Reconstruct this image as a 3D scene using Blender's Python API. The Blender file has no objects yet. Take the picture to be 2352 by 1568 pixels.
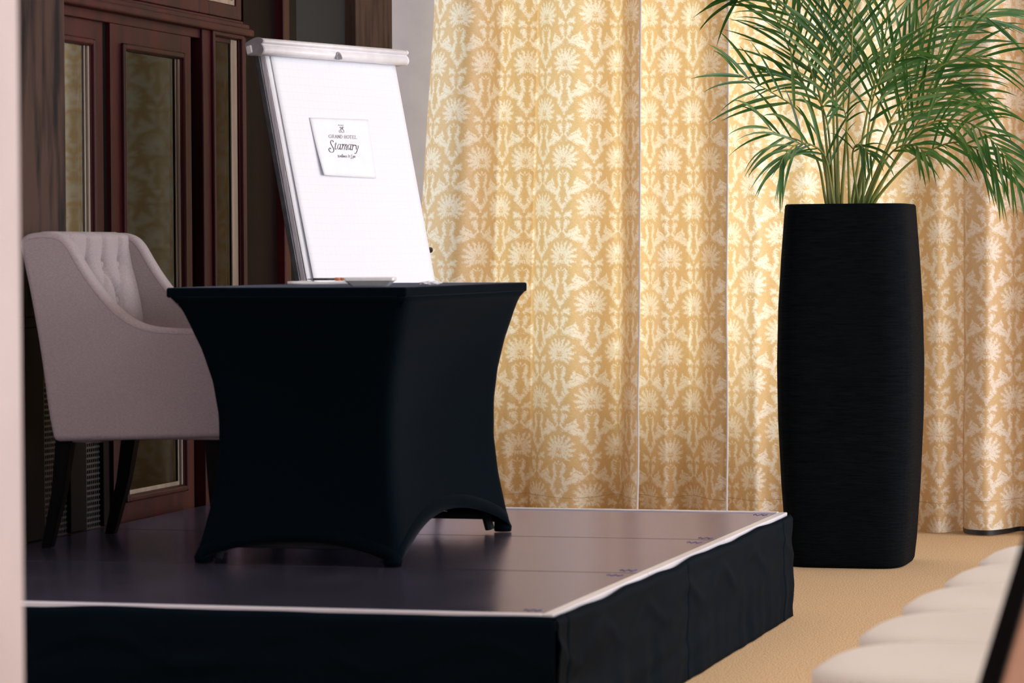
import bpy, bmesh, math, random
from mathutils import Vector, Matrix, noise
random.seed(7)
sc = bpy.context.scene
COL = sc.collection

# ------------------------------------------------------------------ camera
FPX, YAW, PITCH, ROLL = 7482.0, .2641, .0272, -.0055
S = .335                                    # stage top above the carpet
CAM = Vector((0, 0, S + .828))
R0 = Vector((math.cos(YAW), math.sin(YAW), 0)); F0 = Vector((-math.sin(YAW), math.cos(YAW), 0)); UP = Vector((0, 0, 1))
FW = F0*math.cos(PITCH) - UP*math.sin(PITCH)
D0 = -UP*math.cos(PITCH) - F0*math.sin(PITCH)
RT = R0*math.cos(ROLL) - D0*math.sin(ROLL)
DN = R0*math.sin(ROLL) + D0*math.cos(ROLL)
cd = bpy.data.cameras.new('camera'); cam = bpy.data.objects.new('camera', cd); COL.objects.link(cam)
cd.sensor_width = 36; cd.lens = 36*FPX/2352; cd.clip_end = 200; cd.clip_start = .05
m = Matrix.Identity(4)
for i, v in enumerate((RT, -DN, -FW)):
    for j in range(3): m[j][i] = v[j]
m.translation = CAM; cam.matrix_world = m
cd.dof.use_dof = True; cd.dof.focus_distance = 11.5; cd.dof.aperture_fstop = 6.4
sc.camera = cam

def ray(px, py): return RT*((px-1176)/FPX) + DN*((py-784)/FPX) + FW
def on(px, py, ax, val):
    d = ray(px, py); return CAM + d*((val-CAM[ax])/d[ax])
def onplane(px, py, p0, n):
    d = ray(px, py); return CAM + d*((p0-CAM).dot(n)/d.dot(n))

# ------------------------------------------------------------------ world, light, exposure
sc.view_settings.view_transform = 'Standard'; sc.view_settings.look = 'None'
sc.view_settings.gamma = 1; sc.view_settings.use_curve_mapping = False
sc.view_settings.exposure = 0.0
w = bpy.data.worlds.new('world'); sc.world = w; w.use_nodes = True
bg = w.node_tree.nodes['Background']; bg.inputs[0].default_value = (.86, .93, 1, 1); bg.inputs[1].default_value = 3.0

def area(name, loc, target, sx, sy, power, color):
    l = bpy.data.lights.new(name, 'AREA'); l.shape = 'RECTANGLE'; l.size = sx; l.size_y = sy; l.energy = power; l.color = color
    o = bpy.data.objects.new(name, l); COL.objects.link(o); o.location = loc
    o.rotation_euler = (Vector(target)-Vector(loc)).to_track_quat('-Z', 'Z').to_euler()
    return o
XR = 4.6            # right-hand window wall
CEIL = 3.7
for yy, pw in ((1.6, 10), (5.2, 75), (8.8, 110), (12.0, 160)):   # daylight entering by the tall windows on the right of the hall
    area('window_daylight', (XR-.02, yy, 1.95), (0, yy, 1.75), 2.3, 2.3, pw, (.92, .95, 1))
area('back_window_daylight', (-2.95, 14.15, 1.75), (-2.95, 0, 1.75), 2.6, 2.7, 190, (.97, .97, 1))
area('ceiling_fill_light', (.3, 6.2, CEIL-.06), (.3, 6.2, 0), 2.2, 6.5, 62, (1, .95, .9))  # added broad fill below the ceiling, no fixture behind it

# ------------------------------------------------------------------ materials
def pmat(name, col, rough=.5, metal=0, spec=.5, sheen=0):
    mt = bpy.data.materials.new(name); mt.use_nodes = True
    p = mt.node_tree.nodes['Principled BSDF']
    p.inputs['Base Color'].default_value = (*col, 1); p.inputs['Roughness'].default_value = rough
    p.inputs['Metallic'].default_value = metal; p.inputs['Specular IOR Level'].default_value = spec
    if sheen: p.inputs['Sheen Weight'].default_value = sheen; p.inputs['Sheen Roughness'].default_value = .4
    return mt, mt.node_tree, p
def nd(nt, typ, **kw):
    n = nt.nodes.new(typ)
    for k, v in kw.items(): setattr(n, k, v)
    return n
def math_(nt, op, a, b=None, c=None):
    n = nt.nodes.new('ShaderNodeMath'); n.operation = op
    for i, v in enumerate((a, b, c)):
        if v is None: continue
        if isinstance(v, (int, float)): n.inputs[i].default_value = v
        else: nt.links.new(v, n.inputs[i])
    return n.outputs[0]
def noise_(nt, scale, detail=3, vec=None, rough=.5, coord='Object', stretch=None):
    if vec is None:
        t = nd(nt, 'ShaderNodeTexCoord'); vec = t.outputs[coord]
    if stretch:
        mp = nd(nt, 'ShaderNodeMapping'); mp.inputs['Scale'].default_value = stretch; nt.links.new(vec, mp.inputs[0]); vec = mp.outputs[0]
    n = nd(nt, 'ShaderNodeTexNoise'); n.inputs['Scale'].default_value = scale; n.inputs['Detail'].default_value = detail
    n.inputs['Roughness'].default_value = rough; nt.links.new(vec, n.inputs['Vector']); return n.outputs['Fac']
def ramp(nt, fac, stops):
    r = nd(nt, 'ShaderNodeValToRGB'); e = r.color_ramp.elements
    while len(e) < len(stops): e.new(.5)
    for x, (p, c) in zip(e, stops): x.position = p; x.color = (*c, 1)
    nt.links.new(fac, r.inputs[0]); return r.outputs[0]
def bump(nt, p, h, strength=.3, dist=.01):
    b = nd(nt, 'ShaderNodeBump'); b.inputs['Strength'].default_value = strength; b.inputs['Distance'].default_value = dist
    nt.links.new(h, b.inputs['Height']); nt.links.new(b.outputs[0], p.inputs['Normal'])
def noisy(name, c1, c2, scale, rough=.5, stretch=None, b=.0, dist=.003, spec=.5, detail=4, sheen=0, lo=.35, hi=.65, metal=0):
    mt, nt, p = pmat(name, c1, rough, metal, spec, sheen)
    f = noise_(nt, scale, detail, stretch=stretch)
    nt.links.new(ramp(nt, f, [(lo, c1), (hi, c2)]), p.inputs['Base Color'])
    if b: bump(nt, p, f, b, dist)
    return mt
def srgb(r, g, b):
    f = lambda v: (v/255/12.92 if v/255 <= .04045 else ((v/255+.055)/1.055)**2.4)
    return (f(r), f(g), f(b))
M = {}
M['carpet'] = noisy('carpet', srgb(150, 116, 82), srgb(226, 194, 154), 210, .95, b=.15, dist=.003, spec=.05, detail=3, lo=.3, hi=.6)
M['pale'] = noisy('pale_plaster', srgb(228, 221, 230), srgb(234, 228, 236), 9, .85, spec=.2)
M['ceiling'] = noisy('ceiling_paint', srgb(232, 228, 224), srgb(238, 234, 230), 4, .9, spec=.1)
M['nearwall'] = noisy('near_plaster', srgb(196, 181, 180), srgb(202, 187, 186), 6, .85, spec=.2)
M['veneer'] = noisy('veined_walnut_veneer', srgb(20, 18, 21), srgb(68, 50, 44), 18, .65, stretch=(1, 1, .16), detail=7, lo=.34, hi=.56, spec=.12)
M['red_wood'] = noisy('mahogany_stain', srgb(36, 5, 10), srgb(60, 11, 17), 14, .48, stretch=(1, 1, .06), detail=5, spec=.18)
M['dark_wood'] = noisy('dark_stained_wood', srgb(11, 6, 7), srgb(22, 11, 12), 14, .55, stretch=(1, 1, .05), detail=5, spec=.04)
M['black_wood'] = noisy('black_lacquered_wood', srgb(7, 6, 7), srgb(13, 11, 12), 20, .55, stretch=(1, 1, .1), spec=.05)
M['bead_reflection'] = noisy('bead_and_reflection', srgb(122, 106, 94), srgb(148, 132, 118), 30, .4, stretch=(1, 1, .05), spec=.5)  # pale tone imitates the reflection along the pane edges
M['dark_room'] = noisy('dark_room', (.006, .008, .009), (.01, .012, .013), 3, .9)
M['dark_drape'] = noisy('dark_drape', srgb(42, 48, 46), srgb(58, 62, 58), 30, .8, stretch=(1, 1, .2))
M['black_cloth'], nt, p = pmat('black_stretch_fabric', (.0014, .0038, .0060), .8, 0, .01, .09); p.inputs['Sheen Roughness'].default_value = .25; p.inputs['Sheen Tint'].default_value = (.75, .78, 1, 1)
bump(nt, p, noise_(nt, 900, 2), .12, .001)
M['skirt'], nt, p = pmat('black_satin_cloth', (.0024, .0060, .0098), .55, 0, .007, .0)
bump(nt, p, noise_(nt, 1100, 2), .1, .0008)
M['deck'], nt, p = pmat('black_phenolic_deck', (.012, .012, .016), .2, 0, 1.0); p.inputs['Specular Tint'].default_value = (.84, .84, 1, 1)
t = nd(nt, 'ShaderNodeTexCoord'); mp = nd(nt, 'ShaderNodeMapping'); mp.inputs['Rotation'].default_value = (0, 0, .5); nt.links.new(t.outputs['Object'], mp.inputs[0])
wv = nd(nt, 'ShaderNodeTexWave'); wv.inputs['Scale'].default_value = 26; wv.inputs['Distortion'].default_value = 0; nt.links.new(mp.outputs[0], wv.inputs[0])
bump(nt, p, wv.outputs['Fac'], .06, .0008)
# satin film: dark body, cool-tinted Fresnel gloss
df = nd(nt, 'ShaderNodeBsdfDiffuse'); df.inputs[0].default_value = (.014, .014, .019, 1)
gs = nd(nt, 'ShaderNodeBsdfGlossy'); gs.inputs[0].default_value = (.70, .68, 1, 1)
nt.links.new(math_(nt, 'MULTIPLY_ADD', noise_(nt, 5, 3), .08, .19), gs.inputs['Roughness'])
fz = nd(nt, 'ShaderNodeFresnel'); fz.inputs[0].default_value = 1.5
bq = [n for n in nt.nodes if n.type == 'BUMP'][0]
for q in (df, gs, fz): nt.links.new(bq.outputs[0], q.inputs['Normal'])
mq = nd(nt, 'ShaderNodeMixShader'); nt.links.new(fz.outputs[0], mq.inputs[0]); nt.links.new(df.outputs[0], mq.inputs[1]); nt.links.new(gs.outputs[0], mq.inputs[2])
nt.links.new(mq.outputs[0], nt.nodes['Material Output'].inputs[0])
M['alu'] = noisy('brushed_aluminium', srgb(214, 213, 222), srgb(232, 231, 240), 40, .35, stretch=(.05, .05, 1), metal=.25)
M['grey_metal'] = noisy('grey_metal', srgb(92, 94, 100), srgb(110, 112, 118), 30, .4, metal=.6)
M['white_plastic'] = noisy('white_coated_aluminium', srgb(226, 224, 230), srgb(236, 234, 240), 20, .3)
M['grey_plastic'] = noisy('grey_plastic', srgb(140, 138, 146), srgb(156, 154, 162), 30, .45)
M['black_plastic'] = noisy('black_plastic', (.01, .01, .012), (.016, .016, .018), 30, .4)
M['white_ceramic'] = noisy('white_ceramic', srgb(222, 222, 224), srgb(232, 232, 234), 20, .2)
M['white_paper'] = noisy('white_paper', srgb(226, 227, 234), srgb(232, 233, 240), 20, .8, spec=.15)
M['edge_paper'] = noisy('paper_edges', srgb(206, 204, 216), srgb(234, 232, 240), 200, .8, stretch=(1, 1, .02), spec=.1)
M['ink'] = noisy('black_ink', srgb(34, 34, 40), srgb(46, 46, 52), 60, .7)
M['grey_ink'] = noisy('grey_ink', srgb(92, 92, 100), srgb(110, 110, 118), 60, .7)
M['blue_ink'] = noisy('violet_marker_ink', srgb(72, 62, 110), srgb(86, 78, 124), 60, .6)
M['copper'] = noisy('copper_orange', srgb(196, 112, 64), srgb(218, 142, 96), 90, .35, metal=.2)
# flip chart paper with a faint grid
M['grid_paper'], nt, p = pmat('grid_paper', srgb(244, 246, 252), .8, 0, .15)
t = nd(nt, 'ShaderNodeUVMap'); sp = nd(nt, 'ShaderNodeSeparateXYZ'); nt.links.new(t.outputs[0], sp.inputs[0])
def gline(sock):
    a = math_(nt, 'ABSOLUTE', math_(nt, 'SUBTRACT', math_(nt, 'FRACT', math_(nt, 'DIVIDE', sock, .025)), .5))
    return math_(nt, 'LESS_THAN', a, .035)
g = math_(nt, 'MAXIMUM', gline(sp.outputs[0]), gline(sp.outputs[1]))
mx = nd(nt, 'ShaderNodeMix', data_type='RGBA'); nt.links.new(g, mx.inputs[0])
mx.inputs[6].default_value = (*srgb(230, 232, 240), 1); mx.inputs[7].default_value = (*srgb(225, 228, 237), 1)
nt.links.new(mx.outputs[2], p.inputs['Base Color'])
# upholstery
M['taupe'], nt, p = pmat('taupe_linen', srgb(150, 134, 134), .9, 0, .1, .12)
f1 = noise_(nt, 160, 3, stretch=(1, 1, 6)); f2 = noise_(nt, 260, 2)
nt.links.new(ramp(nt, f1, [(.3, srgb(140, 129, 132)), (.7, srgb(168, 155, 157))]), p.inputs['Base Color'])
bump(nt, p, math_(nt, 'ADD', f1, f2), .25, .001)
M['taupe_welt'] = noisy('taupe_welt', srgb(96, 82, 82), srgb(112, 96, 96), 60, .85, spec=.1)
M['cream_fabric'], nt, p = pmat('cream_ribbed_fabric', srgb(228, 220, 206), .9, 0, .15, .2)
t = nd(nt, 'ShaderNodeTexCoord'); wv = nd(nt, 'ShaderNodeTexWave'); wv.inputs['Scale'].default_value = 55; wv.bands_direction = 'Y'; nt.links.new(t.outputs['Object'], wv.inputs[0])
nt.links.new(ramp(nt, wv.outputs['Fac'], [(0, srgb(212, 204, 194)), (1, srgb(238, 232, 225))]), p.inputs['Base Color'])
bump(nt, p, wv.outputs['Fac'], .3, .0015)
M['tan_fabric'] = noisy('tan_back_fabric', srgb(146, 106, 86), srgb(158, 116, 96), 120, .9, spec=.1)
# planter: dark ribbed resin
M['planter'], nt, p = pmat('black_ridged_resin', (.004, .006, .008), .7, 0, .03)
f1 = noise_(nt, 16, 6, stretch=(1, 1, 9), rough=.65)
nt.links.new(ramp(nt, f1, [(.3, (.0016, .003, .0046)), (.75, (.007, .0095, .0125))]), p.inputs['Base Color'])
bump(nt, p, f1, .8, .012)
M['soil'] = noisy('dark_soil', (.01, .008, .006), (.03, .022, .016), 60, .95, b=.8, dist=.02)
M['leaf'], nt, p = pmat('palm_leaf', srgb(40, 92, 38), .32, 0, .6)
oi = nd(nt, 'ShaderNodeObjectInfo')
f1 = math_(nt, 'ADD', noise_(nt, 7, 2), math_(nt, 'MULTIPLY_ADD', oi.outputs['Random'], .36, -.18))
nt.links.new(ramp(nt, f1, [(.3, srgb(24, 66, 36)), (.52, srgb(52, 100, 50)), (.74, srgb(120, 148, 92))]), p.inputs['Base Color'])
tr = nd(nt, 'ShaderNodeBsdfTranslucent'); tr.inputs[0].default_value = (*srgb(78, 140, 40), 1)
mxs = nd(nt, 'ShaderNodeMixShader'); mxs.inputs[0].default_value = .28
nt.links.new(p.outputs[0], mxs.inputs[1]); nt.links.new(tr.outputs[0], mxs.inputs[2]); nt.links.new(mxs.outputs[0], nt.nodes['Material Output'].inputs[0])
M['stalk'] = noisy('palm_stalk', srgb(86, 108, 40), srgb(150, 150, 74), 18, .5, stretch=(1, 1, .3))
# window glass: Fresnel reflection over a clear dark tint
gm = bpy.data.materials.new('window_glass'); gm.use_nodes = True; nt = gm.node_tree; nt.nodes.remove(nt.nodes['Principled BSDF'])
fr = nd(nt, 'ShaderNodeFresnel'); fr.inputs[0].default_value = 1.15
gl = nd(nt, 'ShaderNodeBsdfGlossy'); gl.inputs['Roughness'].default_value = .03; gl.inputs[0].default_value = (.95, .95, .95, 1)
tb = nd(nt, 'ShaderNodeBsdfTransparent'); tb.inputs[0].default_value = (.62, .68, .68, 1)
ms = nd(nt, 'ShaderNodeMixShader'); nt.links.new(fr.outputs[0], ms.inputs[0]); nt.links.new(tb.outputs[0], ms.inputs[1]); nt.links.new(gl.outputs[0], ms.inputs[2])
nt.links.new(ms.outputs[0], nt.nodes['Material Output'].inputs[0]); M['glass'] = gm
gc = gm.copy(); gc.name = 'reflective_glass'; [n for n in gc.node_tree.nodes if n.type == 'FRESNEL'][0].inputs[0].default_value = 2.1; M['glass_coated'] = gc
# perforated grille: small dark holes on the dark metal sheet
M['mesh_metal'] = noisy('grille_metal', srgb(46, 46, 48), srgb(60, 60, 62), 50, .45, metal=.4)

# damask: a half-drop motif of leaf shapes worked out in the cloth's own coordinates (metres along and down the cloth)
import numpy as np
DW, DH = .268, .408
K = DH/1560.0
def motif_elements():
    els = []      # cx, cy (down is +), semi a, semi b, angle (deg, from +x towards down), teeth
    for ang, ln, wd in ((0, 270, 26), (23, 300, 25), (44, 325, 27), (64, 330, 28), (84, 315, 27), (104, 290, 25), (124, 255, 22), (150, 130, 14)):
        r = math.radians(ang); sx, sy = math.sin(r), -math.cos(r); c = ln*.59
        els.append((sx*c, 20+sy*c, ln*.42, wd, math.degrees(math.atan2(sy, sx)), 8))
    els += [(0, 130, 95, 8, 90, 0), (0, -20, 60, 9, 90, 0), (60, -10, 60, 7, -35, 0), (58, 205, 44, 11, -30, 0), (98, 228, 34, 12, 60, 0),
            (98, 318, 105, 36, 108, 7), (52, 392, 46, 16, 130, 0), (104, 470, 95, 30, 74, 7), (140, 580, 84, 40, 66, 7), (84, 650, 66, 26, 50, 5),
            (265, 492, 170, 40, -14, 12), (258, 430, 90, 16, -24, 0), (262, 350, 58, 15, -60, 5), (318, 395, 40, 12, -25, 0),
            (0, 748, 60, 44, 0, 8), (66, 718, 36, 26, 30, 5), (0, 822, 30, 22, 0, 0),
            (120, 872, 105, 26, -24, 7), (160, 905, 64, 20, 8, 5), (62, 925, 34, 12, 60, 0), (86, 1035, 92, 44, 100, 8), (152, 1005, 34, 13, 70, 0), (38, 1120, 52, 14, 110, 0),
            (205, 1192, 165, 38, -16, 12), (200, 1130, 80, 14, -26, 0), (290, 1098, 52, 14, -58, 5), (66, 1170, 60, 20, 40, 5)]
    return els
def damask_mask(u, v):            # u along the cloth, v down the cloth
    best = np.full(u.shape, 9.0)
    for k in (0, 1):
        x = np.abs((u+k*DW/2+DW/2) % DW-DW/2)/K/.88; y = ((v+k*DH/2+DH*.18) % DH-DH*.18)/K
        x = x+9*np.sin(y*.055+1.3*np.sin(x*.04)); y = y+9*np.sin(x*.06+2)*np.cos(y*.03)
        for cx, cy, a, b, ang, teeth in motif_elements():
            c, s_ = math.cos(math.radians(ang)), math.sin(math.radians(ang)); dx, dy = x-cx, y-cy
            p = (dx*c+dy*s_)/a; q = (-dx*s_+dy*c)/b; d = np.sqrt(p*p+q*q)
            if teeth:
                aq = np.abs(q); d = d+.42*np.sin((p-aq*.5)*teeth*1.9)*aq+.32*(aq < .10)
            best = np.minimum(best, d)
    return np.clip((1.05-best)/.22, 0, 1)
def damask():
    mt, nt, p = pmat('damask_cloth', (1, 1, 1), .45, 0, .4, 0)
    at = nd(nt, 'ShaderNodeAttribute'); at.attribute_name = 'motif'; mask = at.outputs['Fac']
    fine = noise_(nt, 420, 2, stretch=(.25, .25, 1))
    gold = ramp(nt, fine, [(.3, srgb(216, 182, 134)), (.7, srgb(228, 198, 152))])
    crm = ramp(nt, fine, [(.3, srgb(238, 224, 204)), (.7, srgb(252, 246, 236))])
    mx = nd(nt, 'ShaderNodeMix', data_type='RGBA'); nt.links.new(mask, mx.inputs[0]); nt.links.new(gold, mx.inputs[6]); nt.links.new(crm, mx.inputs[7])
    nt.links.new(mx.outputs[2], p.inputs['Base Color'])
    nt.links.new(math_(nt, 'MULTIPLY_ADD', mask, .25, .38), p.inputs['Roughness'])
    bump(nt, p, mask, .2, .0015)
    tr = nd(nt, 'ShaderNodeBsdfTranslucent')
    tc = nd(nt, 'ShaderNodeMix', data_type='RGBA'); tc.inputs[0].default_value = 1; tc.blend_type = 'MULTIPLY'
    nt.links.new(mx.outputs[2], tc.inputs[6]); tc.inputs[7].default_value = (1, .88, .74, 1); nt.links.new(tc.outputs[2], tr.inputs[0])
    ms = nd(nt, 'ShaderNodeMixShader'); ms.inputs[0].default_value = .27
    nt.links.new(p.outputs[0], ms.inputs[1]); nt.links.new(tr.outputs[0], ms.inputs[2]); nt.links.new(ms.outputs[0], nt.nodes['Material Output'].inputs[0])
    return mt
M['damask'] = damask()
M['lining'] = noisy('white_lining', srgb(226, 222, 226), srgb(236, 232, 236), 20, .8)

# ------------------------------------------------------------------ mesh helpers
def link(name, me, mat=None, parent=None, smooth=False):
    o = bpy.data.objects.new(name, me); COL.objects.link(o)
    if mat is not None: me.materials.append(M[mat] if isinstance(mat, str) else mat)
    if parent is not None: o.parent = parent
    if smooth:
        for p_ in me.polygons: p_.use_smooth = True
    return o
def mk(name, vs, fs, mat=None, parent=None, smooth=False, uv=None):
    me = bpy.data.meshes.new(name); me.from_pydata([tuple(v) for v in vs], [], fs); me.validate(); me.update()
    if uv is not None:
        l = me.uv_layers.new(name='UVMap')
        for lp in me.loops: l.data[lp.index].uv = uv[lp.vertex_index]
    return link(name, me, mat, parent, smooth)
class MB:
    def __init__(s): s.v = []; s.f = []
    def add(s, vs, fs):
        b = len(s.v); s.v += [Vector(v) for v in vs]; s.f += [tuple(b+i for i in f) for f in fs]; return s
    def box(s, x0, x1, y0, y1, z0, z1):
        return s.add([(x, y, z) for z in (z0, z1) for y in (y0, y1) for x in (x0, x1)],
                     [(0, 2, 3, 1), (4, 5, 7, 6), (0, 1, 5, 4), (2, 6, 7, 3), (0, 4, 6, 2), (1, 3, 7, 5)])
    def tube(s, pts, rad, n=8, cap=True):
        pts = [Vector(p) for p in pts]; b = len(s.v); k = len(pts); ref = None
        for i, p in enumerate(pts):
            t = (pts[min(i+1, k-1)]-pts[max(i-1, 0)]).normalized()
            if ref is None: ref = t.cross(Vector((0, 0, 1)) if abs(t.z) < .9 else Vector((1, 0, 0))).normalized()
            ref = (ref-t*ref.dot(t)).normalized(); q = t.cross(ref)
            r = rad[i] if isinstance(rad, (list, tuple)) else rad
            for j in range(n):
                a = 2*math.pi*j/n; s.v.append(p+(ref*math.cos(a)+q*math.sin(a))*r)
        for i in range(k-1):
            for j in range(n): s.f.append((b+i*n+j, b+i*n+(j+1) % n, b+(i+1)*n+(j+1) % n, b+(i+1)*n+j))
        if cap: s.f.append(tuple(b+j for j in range(n))[::-1]); s.f.append(tuple(b+(k-1)*n+j for j in range(n)))
        return s
    def prism(s, pts, d):          # polygon pts extruded by vector d
        n = len(pts); d = Vector(d); b = len(s.v)
        s.v += [Vector(p) for p in pts]+[Vector(p)+d for p in pts]
        s.f.append(tuple(b+i for i in range(n))[::-1]); s.f.append(tuple(b+n+i for i in range(n)))
        for i in range(n): s.f.append((b+i, b+(i+1) % n, b+n+(i+1) % n, b+n+i))
        return s
    def build(s, name, mat, parent=None, smooth=False, bevel=0, seg=2, sub=0):
        o = mk(name, s.v, s.f, mat, parent, smooth)
        bm = bmesh.new(); bm.from_mesh(o.data); bmesh.ops.recalc_face_normals(bm, faces=bm.faces); bm.to_mesh(o.data); bm.free()
        if bevel:
            b = o.modifiers.new('bevel', 'BEVEL'); b.width = bevel; b.segments = seg; b.limit_method = 'ANGLE'; b.angle_limit = .6
            for p_ in o.data.polygons: p_.use_smooth = True
            if hasattr(b, 'harden_normals'): b.harden_normals = True
        if sub:
            sd = o.modifiers.new('subdivision', 'SUBSURF'); sd.levels = sub; sd.render_levels = sub
        return o
def empty(name, loc):
    o = bpy.data.objects.new(name, None); COL.objects.link(o); o.location = loc; o.empty_display_size = .1; return o
def adopt(root):                   # parts are modelled in world space; keep them there under an Empty at the base
    return Matrix.Translation(-Vector(root.location))
def under(root, o):
    o.parent = root; o.matrix_parent_inverse = Matrix.Translation(-Vector(root.location)); return o
def tag(o, label=None, cat=None, group=None, kind=None):
    if label: o['label'] = label
    if cat: o['category'] = cat
    if group: o['group'] = group
    if kind: o['kind'] = kind
    return o
def struct(o): o['kind'] = 'structure'; return o
def cat_rom(ps, n):
    ps = [Vector(p) for p in ps]; q = [ps[0]*2-ps[1]]+ps+[ps[-1]*2-ps[-2]]; out = []
    for i in range(n):
        t = i/(n-1)*(len(ps)-1); k = min(int(t), len(ps)-2); u = t-k; a, b, c, d = q[k:k+4]
        out.append(.5*((2*b)+(c-a)*u+(2*a-5*b+4*c-d)*u*u+(3*b-a-3*c+d)*u**3))
    return out
def lerp(a, b, t): return a+(b-a)*t
def sstep(a, b, x):
    t = max(0, min(1, (x-a)/(b-a))); return t*t*(3-2*t)

# ------------------------------------------------------------------ the room shell
WX = -3.846          # face of the door wall on the left
CY = 13.53           # plane the curtains hang in
BY = 13.78           # back wall
YC = on(903, 400, 0, WX+.05).y
struct(MB().box(-6.2, XR+.2, -4, BY+.2, -.1, 0).build('floor', 'carpet'))
struct(MB().box(-6.2, XR+.2, -4, BY+.2, CEIL, CEIL+.15).build('ceiling', 'ceiling'))
tag(struct(MB().box(-6.2, XR+.2, -4.15, -4, 0, CEIL).build('wall_front', 'pale')))
# back wall with the window behind the curtains
WZ0, WZ1 = .478, 2.9
wx0, wx1 = on(1100, 559, 1, BY).x, on(2080, 559, 1, BY).x
mb = MB()
mb.box(-6.2, wx0, BY, BY+.2, 0, CEIL); mb.box(wx1, XR+.2, BY, BY+.2, 0, CEIL)
mb.box(wx0, wx1, BY, BY+.2, 0, WZ0); mb.box(wx0, wx1, BY, BY+.2, WZ1, CEIL)
struct(mb.build('wall_back', 'pale'))
wn = struct(MB().box(wx0, wx1, BY+.08, BY+.1, WZ0, WZ1).build('window_1', 'glass'))
mb = MB()
for xx in (wx0, wx0+(wx1-wx0)/2-.03, wx1-.06): mb.box(xx, xx+.06, BY+.06, BY+.13, WZ0, WZ1)
for zz in (WZ0, WZ1-.06): mb.box(wx0, wx1, BY+.06, BY+.13, zz, zz+.06)
mb.build('window_frame', 'white_plastic', wn)
# right-hand wall with four tall windows (off frame)
mb = MB(); ys = [-4, .4, 2.8, 4.0, 6.4, 7.6, 10.0, 10.8, 13.2, BY]
for i in range(0, len(ys), 2): mb.box(XR, XR+.2, ys[i], ys[i+1], 0, CEIL)
for i in range(1, len(ys)-1, 2):
    mb.box(XR, XR+.2, ys[i], ys[i+1], 0, .75); mb.box(XR, XR+.2, ys[i], ys[i+1], 3.15, CEIL)
struct(mb.build('wall_right', 'pale'))
# pale partition edge close to the camera, far left of the frame
np_ = on(50, 559, 1, 3.86)
struct(MB().box(-6.2, np_.x, 3.62, 3.86, 0, CEIL).build('wall_near', 'nearwall', bevel=.006))
# left wall: everything around the door opening
mb = MB().box(WX-.12, WX, 3.86, 8.45, 0, CEIL)
struct(mb.build('wall_left', 'pale'))
mb = MB().box(WX-.08, WX, 10.68, YC, 0, CEIL).box(-6.2, WX-.02, YC-.12, YC, 0, CEIL)
struct(mb.build('wall_left_panelling', 'dark_wood'))
# dark room beyond the doors
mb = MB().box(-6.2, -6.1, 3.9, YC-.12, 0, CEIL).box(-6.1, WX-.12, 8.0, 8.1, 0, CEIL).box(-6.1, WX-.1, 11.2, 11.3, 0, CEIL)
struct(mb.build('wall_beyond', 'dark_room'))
def zof(px, py, x=WX): return on(px, py, 0, x).z
def yof(px, x=WX, py=400): return on(px, py, 0, x).y

# pilasters of veined walnut
e1 = yof(152, WX+.05)
t1 = struct(MB().box(WX-.1, WX+.05, 8.45, e1, S+.65, CEIL).build('trim_1', 'veneer', bevel=.004))
e2 = yof(820, WX+.05)
struct(MB().box(WX-.1, WX+.05, e2, YC+.002, 0, CEIL).build('trim_2', 'veneer', bevel=.004))
# dark panelled bay between the doors and the far pilaster
y0, y1, y2, y3 = yof(562), yof(636), yof(650), yof(672)
tr = struct(MB().box(WX-.01, WX+.03, y1, y2, 0, CEIL).build('trim_3', 'red_wood', bevel=.006))
tr = struct(MB().box(WX-.01, WX+.02, y2, y3, 0, CEIL).build('trim_4', 'black_wood', bevel=.004))
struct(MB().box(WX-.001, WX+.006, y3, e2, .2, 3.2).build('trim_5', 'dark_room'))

# --- door joinery
def frame(mb, y0, y1, z0, z1, w, x0, x1, wt=None, wb=None):
    wt = wt or w; wb = wb or w
    mb.box(x0, x1, y0, y0+w, z0, z1); mb.box(x0, x1, y1-w, y1, z0, z1)
    mb.box(x0, x1, y0+w, y1-w, z1-wt, z1); mb.box(x0, x1, y0+w, y1-w, z0, z0+wb)
def moulding(root, gy0, gy1, gz0, gz1, x, name='moulding', mat='red_wood'):
    mb = MB(); frame(mb, gy0-.022, gy1+.022, gz0-.022, gz1+.022, .02, x-.02, x+.012)
    o = mb.build(name, mat, None, bevel=.007, seg=3); under(root, o); return o
ztop = zof(400, 67); zrail0 = zof(400, 57); zrail1 = zof(400, 38); ztr = zof(430, 24); zbot = .0
zg1 = zof(361, 127); zg0 = zof(361, 1125)
def leaf(idx, ya, yb, ga, gb, x, handle=False):
    r = struct(empty('door_%d' % idx, (x, (ya+yb)/2, 0)))
    mb = MB()
    mb.box(x-.045, x, ya, ga, zbot+.01, ztop); mb.box(x-.045, x, gb, yb, zbot+.01, ztop)
    mb.box(x-.045, x, ga, gb, zg1, ztop); mb.box(x-.045, x, ga, gb, zbot+.01, zg0)
    under(r, mb.build('door_leaf', 'red_wood', bevel=.003))
    under(r, MB().box(x-.016, x-.011, ga, gb, zg0, zg1).build('pane', 'glass_coated' if idx == 1 else 'glass'))
    moulding(r, ga, gb, zg0, zg1, x)
    for (ba, bb, bd) in ((.034, .024, -.008), (.014, .001, -.004)): under(r, MB().box(x-.011, x+bd, gb-ba, gb-bb, zg0, zg1).build('bead_and_reflection', 'bead_reflection', bevel=.001))  # upright strips put the pale reflection at the pane edge into colour
    under(r, MB().box(x-.011, x-.004, ga, gb-.034, zg0, zg0+.014).build('bead_and_reflection', 'bead_reflection', bevel=.002))
    return r
LX = WX-.005
l1 = leaf(1, yof(247)-.69, yof(247, LX), yof(247)-.69+.11, yof(219, LX), LX-.012)
l2 = leaf(2, yof(256, LX), yof(441, LX), yof(286, LX), yof(418, LX), LX)
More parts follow.
